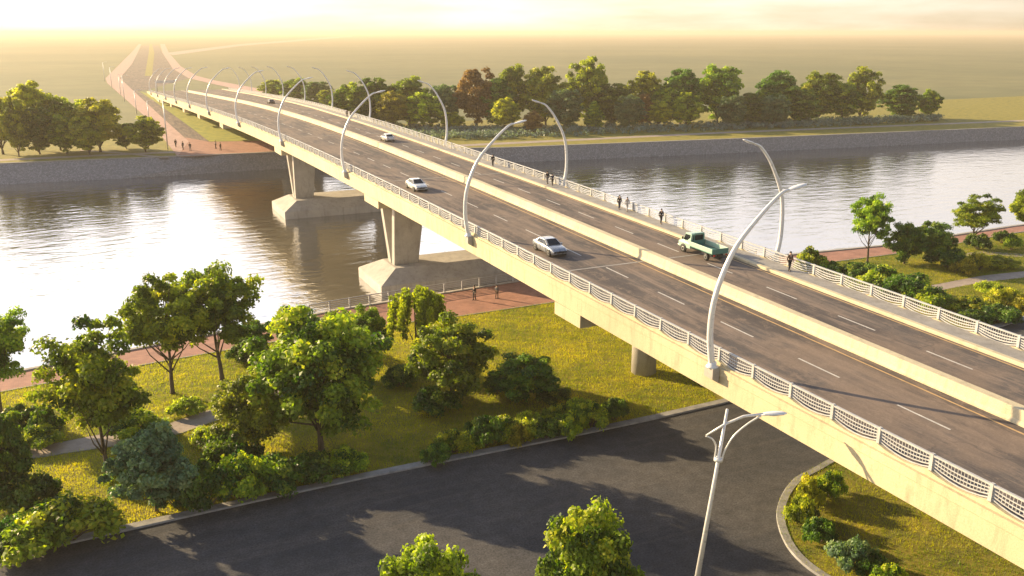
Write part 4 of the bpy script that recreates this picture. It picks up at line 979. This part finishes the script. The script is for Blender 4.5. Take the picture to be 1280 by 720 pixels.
for px, by, top, wpx, k, _ in FT:
    cnt[k] = cnt.get(k, 0) + 1
    tot = sum(1 for t in FT if t[4] == k)
    plant('tree', 'tree', k, px, by - 3, top, wpx * 1.0, '%s tree in the far bank wood%s' % (KN[k], ', ' + ORD[cnt[k] - 1] + ' of its colour' if tot > 1 else ', the only one so coloured'), FZ, 'trees of the far bank wood')
for px, by, top, wpx, k, lab in [(345, 124, 100, 40, 'far_b', 'hazy olive tree right behind the far bridge railing, leftmost of four small ones'), (372, 127, 96, 46, 'far_a', 'hazy green tree behind the far bridge railing, second of four small ones'), (398, 130, 102, 40, 'far_c', 'hazy dark tree behind the far bridge railing, third of four small ones'), (412, 134, 112, 30, 'far_b', 'hazy low tree behind the far bridge railing, rightmost of four small ones')]:
    plant('tree', 'tree', k, px, by, top, wpx, lab, FZ)
LT = [(4, 193, 114, 54, 'far_gold', 'golden tree at the left edge of the far bank'), (24, 196, 122, 36, 'far_b', 'olive tree just right of the golden tree at the left edge of the far bank'), (46, 188, 98, 56, 'far_gold', 'tallest golden tree on the left far bank'), (50, 193, 134, 46, 'far_c', 'dark tree in front of the tallest golden tree on the left far bank'),
      (76, 188, 120, 46, 'far_b', 'olive tree behind the dark tree on the left far bank'), (84, 193, 140, 40, 'far_a', 'small green tree low in the middle of the left far bank group'), (104, 187, 126, 44, 'far_b', 'olive tree beside the large sunlit tree on the left far bank'), (126, 190, 120, 58, 'far_gold', 'large sunlit golden tree at the right of the left far bank group'),
      (112, 194, 146, 40, 'far_b', 'low olive tree in front of the large sunlit golden tree'), (158, 186, 154, 26, 'far_c', 'small dark round tree between the golden tree and the pink pavement'), (182, 190, 146, 42, 'far_b', 'small leafy tree beside the pink pavement on the far bank')]
for px, by, top, wpx, k, lab in LT: plant('tree', 'tree', k, px, by, top, wpx * 1.1, lab, FZ, 'trees of the left far bank')
S = [(28, 535, 500, 58, 'sh_deep', 'dark round shrub on the left lawn, left of a clipped pair'), (58, 545, 507, 50, 'sh_deep', 'dark round shrub on the left lawn, right of a clipped pair'), (52, 558, 528, 64, 'sh_green', 'low green shrub in front of the clipped pair on the left lawn'),
     (36, 638, 585, 96, 'sh_deep', 'dark roadside shrub behind the big low shrub at lower left'), (76, 682, 616, 138, 'sh_green', 'big low green shrub beside the road kerb at lower left'), (22, 690, 640, 80, 'sh_deep', 'dark shrub at the lower left corner by the kerb'),
     (172, 545, 510, 84, 'sh_green', 'green shrub beside the gravel path behind the long dark trunk'), (235, 517, 492, 46, 'sh_olive', 'small olive shrub at the far side of the gravel path'), (262, 557, 526, 52, 'sh_olive', 'olive shrub just below the bend of the gravel path'), (150, 610, 578, 40, 'sh_olive', 'small olive shrub by the trunk base on the golden lawn'),
     (258, 632, 565, 92, 'sh_deep', 'dark hedge shrub by the road, leftmost of the roadside hedge row'), (306, 622, 560, 90, 'sh_green', 'green hedge shrub by the road, second in the roadside hedge row'), (352, 610, 560, 86, 'sh_deep', 'dark hedge shrub by the road, third in the roadside hedge row'), (394, 600, 560, 74, 'sh_deep', 'dark hedge shrub by the road, fourth in the roadside hedge row'), (434, 590, 556, 62, 'sh_green', 'green hedge shrub at the right end of the roadside hedge row'), (222, 632, 590, 60, 'sh_deep', 'dark low shrub under the bluish tree by the road'),
     (290, 590, 530, 80, 'sh_deep', 'dark shrub between the bluish tree and the largest bushy tree'),
     (564, 566, 532, 52, 'sh_green', 'green shrub at the left end of the shrub row before the road kerb'), (606, 556, 512, 58, 'sh_deep', 'dark shrub second in the row before the road kerb'), (634, 550, 514, 46, 'sh_green', 'green shrub third in the row before the road kerb'), (662, 545, 508, 52, 'sh_olive', 'olive shrub in the middle of the row before the road kerb'), (698, 532, 500, 46, 'sh_green', 'green shrub behind the row near the bridge'), (738, 533, 496, 52, 'sh_green', 'leafy shrub near the right end of the row before the kerb'), (768, 525, 490, 36, 'sh_deep', 'dark shrub at the right end of the row before the kerb'),
     (586, 562, 534, 40, 'sh_olive', 'small olive shrub between the first two of the row before the kerb'), (646, 556, 526, 36, 'sh_gold', 'small yellowish shrub in the middle of the row before the kerb'), (680, 548, 516, 44, 'sh_deep', 'dark shrub close to the kerb right of the row middle'), (712, 545, 508, 50, 'sh_green', 'rounded green shrub close to the kerb below the spreading tree'), (546, 580, 548, 40, 'sh_deep', 'small dark shrub nearest the kerb, left of the row'), (724, 520, 492, 40, 'sh_olive', 'olive shrub behind the leafy one near the bridge'),
     (545, 512, 480, 70, 'sh_deep', 'dark shrub under the round bright tree'), (624, 490, 460, 44, 'sh_deep', 'dark shrub left of the spreading tree on the golden lawn'), (690, 500, 480, 50, 'sh_deep', 'low dark shrub right of the spreading tree on the golden lawn'), (500, 482, 452, 50, 'sh_deep', 'dark shrub below the weeping tree trunk'), (345, 470, 440, 60, 'sh_green', 'green shrub behind the largest bushy tree near the riverside lawn'), (305, 452, 425, 44, 'sh_deep', 'dark shrub right of the riverside tree trunks'),
     (1012, 336, 303, 48, 'deep_bright', 'bright green bush just beyond the far bridge railing'), (1072, 352, 322, 60, 'sh_deep', 'dark shrub behind the far railing, left of the shrub mass'), (1104, 366, 326, 66, 'sh_green', 'green shrub in the shrub mass behind the far railing'), (1138, 378, 332, 74, 'sh_deep', 'dark shrub at the right of the shrub mass behind the far railing'), (1158, 386, 352, 60, 'sh_green', 'green shrub nearest the railing end of the shrub mass'), (1036, 346, 322, 50, 'sh_deep', 'dark low shrub beside the bright green bush'), (1085, 366, 340, 60, 'sh_green', 'green low shrub hugging the far railing below the shrub mass'),
     (1186, 334, 304, 62, 'sh_deep', 'dark wide shrub on the right lawn below the forked tree'), (1222, 312, 286, 34, 'sh_deep', 'dark shrub at the foot of the forked tree'), (1252, 304, 284, 26, 'sh_deep', 'small dark shrub by the promenade at right'), (1264, 312, 288, 26, 'sh_green', 'small green shrub at right near the frame edge'), (1207, 342, 318, 36, 'sh_gold', 'yellow shrub on the right lawn before the path'), (1222, 338, 310, 30, 'sh_gold', 'taller yellow shrub beside the other yellow one on the right lawn'), (1246, 334, 316, 50, 'sh_olive', 'olive shrub right of the yellow shrubs'),
     (1236, 368, 347, 36, 'sh_olive', 'small olive shrub in front of the right path'), (1256, 382, 354, 46, 'sh_gold', 'round yellow shrub in front of the right path'), (1282, 386, 360, 40, 'sh_gold', 'yellow shrub cut by the right frame edge'), (1210, 392, 366, 60, 'sh_green', 'green shrub on the right lawn in front of the yellow shrubs'), (1250, 402, 376, 60, 'sh_deep', 'dark shrub by the right road kerb'), (1216, 404, 384, 50, 'sh_deep', 'dark low shrub nearest the far railing at right'),
     (1008, 632, 586, 40, 'sh_gold', 'yellow shrub at the tip of the planted island'), (1038, 622, 584, 44, 'sh_green', 'green shrub beside the bridge on the planted island'), (1000, 655, 610, 44, 'sh_olive', 'olive shrub on the left rim of the planted island'), (1022, 678, 640, 46, 'sh_deep', 'dark shrub in the middle of the island rim'), (1064, 712, 668, 66, 'sh_blue', 'pale bluish shrub on the planted island'), (1094, 722, 690, 56, 'sh_deep', 'dark shrub behind the pale bluish one on the island'), (1112, 740, 698, 50, 'sh_green', 'green shrub at the bottom edge on the planted island')]
for px, by, top, wpx, k, lab in S:
    if k == 'deep_bright': plant('shrub', 'shrub', 'sh_green', px, by + 6, top, wpx, lab)
    else: plant('shrub', 'shrub', k, px, by, top, wpx * 1.05, lab)

# far undergrowth: one band of low scrub nobody could count
def scrub(name, pts, mat, n, hgt, size, seed, base, label):
    rg = np.random.default_rng(seed); P = [at(x, y, base) for x, y in pts]; c = []; r = []
    for k in range(n):
        i = rg.integers(0, len(P) // 2 - 1); t = rg.random(); s = rg.random(); h = len(P) // 2
        a = P[i].lerp(P[i + 1], t); b = P[2 * h - 1 - i].lerp(P[2 * h - 2 - i], t); q = a.lerp(b, s); c.append((q.x, q.y, base + hgt * rg.uniform(.1, .9))); r.append(hgt * rg.uniform(.5, 1.1))
    me = leaf_mesh(name, c, r, rg.uniform(0, .7, n), 26, size, seed, G_[mat]); o = bpy.data.objects.new(name, me); col.objects.link(o); tag(o, label, 'undergrowth', None, 'stuff')
scrub('undergrowth', [(415, 168), (560, 175), (640, 174), (900, 163.5), (1050, 158), (1175, 152), (1175, 148), (1050, 152), (900, 156), (640, 163), (560, 163), (415, 152)], 'painted_mist', 1300, 1.5, .34, 3, FZ, 'low undergrowth along the foot of the far bank wood, coloured bluish as haze')

# grass blades on the lawns: stuff
def inside(P, x, y):
    n = len(P); c = np.zeros(len(x), bool); j = n - 1
    for i in range(n):
        xi, yi, xj, yj = P[i].x, P[i].y, P[j].x, P[j].y
        if yi != yj: c ^= ((yi > y) != (yj > y)) & (x < (xj - xi) * (y - yi) / (yj - yi) + xi)
        j = i
    return c
def grass(name, poly, holes, dens, seed, z, label, hgt=.17, shift=0.0):
    rg = np.random.default_rng(seed); xs = [p.x for p in poly]; ys = [p.y for p in poly]; n = int((max(xs) - min(xs)) * (max(ys) - min(ys)) * dens)
    x = rg.uniform(min(xs), max(xs), n); y = rg.uniform(min(ys), max(ys), n); k = inside(poly, x, y)
    for h in holes: k &= ~inside(h, x, y)
    x, y = x[k], y[k]; n = len(x); a = rg.uniform(0, 6.28, n); h = hgt * rg.uniform(.5, 1.4, n); wd = .020 * rg.uniform(.7, 1.5, n); lean = rg.normal(size=(n, 2)) * .07
    b = np.stack([x, y, np.full(n, z)], 1); dx = np.stack([np.cos(a) * wd, np.sin(a) * wd, np.zeros(n)], 1); tip = b + np.stack([lean[:, 0], lean[:, 1], h], 1)
    V = np.stack([b - dx, b + dx, tip], 1).reshape(-1, 3); me = bpy.data.meshes.new(name); me.vertices.add(3 * n); me.vertices.foreach_set('co', V.ravel())
    me.loops.add(3 * n); me.loops.foreach_set('vertex_index', np.arange(3 * n)); me.polygons.add(n); me.polygons.foreach_set('loop_start', np.arange(n) * 3); me.polygons.foreach_set('loop_total', np.full(n, 3)); me.update(calc_edges=True)
    pt = .46 + .22 * np.sin(x * .35 + 1.3 * np.sin(y * .22)) * np.cos(y * .41 + x * .13) + .16 * np.sin(x * 1.3 + 2 * np.sin(y * .9)) * np.sin(y * 1.1 + x * .5) + .1 * np.sin(x * 3.1 + y * .7) * np.sin(y * 2.7 - x * .9); tv = np.clip(pt + shift + rg.normal(size=n) * .08, 0, 1)
    at_ = me.attributes.new('tint', 'FLOAT', 'POINT'); at_.data.foreach_set('value', np.repeat(tv, 3).astype(np.float32))
    me.materials.append(M['blade']); o = bpy.data.objects.new(name, me); col.objects.link(o); tag(o, label, 'grass', None, 'stuff')
M['blade'] = leaf('grass_blade', (.095, .135, .006), (.38, .29, .006), (.56, .37, .012), .5)
pathP = [at(x, y) for x, y in pathA + pathB]
lawn = [Vector((p.x, p.y + .8, 0)) for p in smooth_poly(RN, 3) if -30 < p.x < 60] + [Vector((75, 92.5, 0)) if False else Vector((62, 95, 0))] + [p for p in reversed(prom_in) if -30 < p.x < 55] + [Vector((-30, 84, 0))]
grass('grass', lawn, [pathP], 95, 4, 0.0, 'short golden green lawn of the near riverside park')
lawnR = [Vector((p.x, p.y + .8, 0)) for p in smooth_poly(RN, 3) if 78 < p.x < 150] + [Vector((150, 93, 0))] + [p for p in reversed(prom_in) if 78 < p.x < 150]
grass('grass', lawnR, [[at(x, y) for x, y in [(1130, 362), (1168, 356), (1225, 345), (1280, 339), (1340, 334), (1340, 342), (1280, 347), (1227, 353), (1170, 364), (1132, 371)]]], 60, 5, 0.0, 'short green lawn of the right riverside park', shift=-.22)
grass('grass', [p for p in isl], [], 60, 6, .10, 'rough grass on the planted island under the bridge', shift=-.15)

# ------------------------------------------------------------------ haze
DENS = 0.00024
t = NT('haze_air'); pv = t.n('ShaderNodeVolumePrincipled'); pv.inputs['Color'].default_value = (.86, .74, .57, 1); pv.inputs['Density'].default_value = DENS; pv.inputs['Anisotropy'].default_value = .2
t.link(pv.outputs[0], t.out.inputs['Volume'])
mb = MB(); mb.box(-BIG - 50, BIG + 50, -BIG - 50, BIG + 50, -6.2, 42); hz = mb.build('haze', t.m); hz['kind'] = 'stuff'; tag(hz, 'pale golden haze lying over the river and the far plain', 'haze')
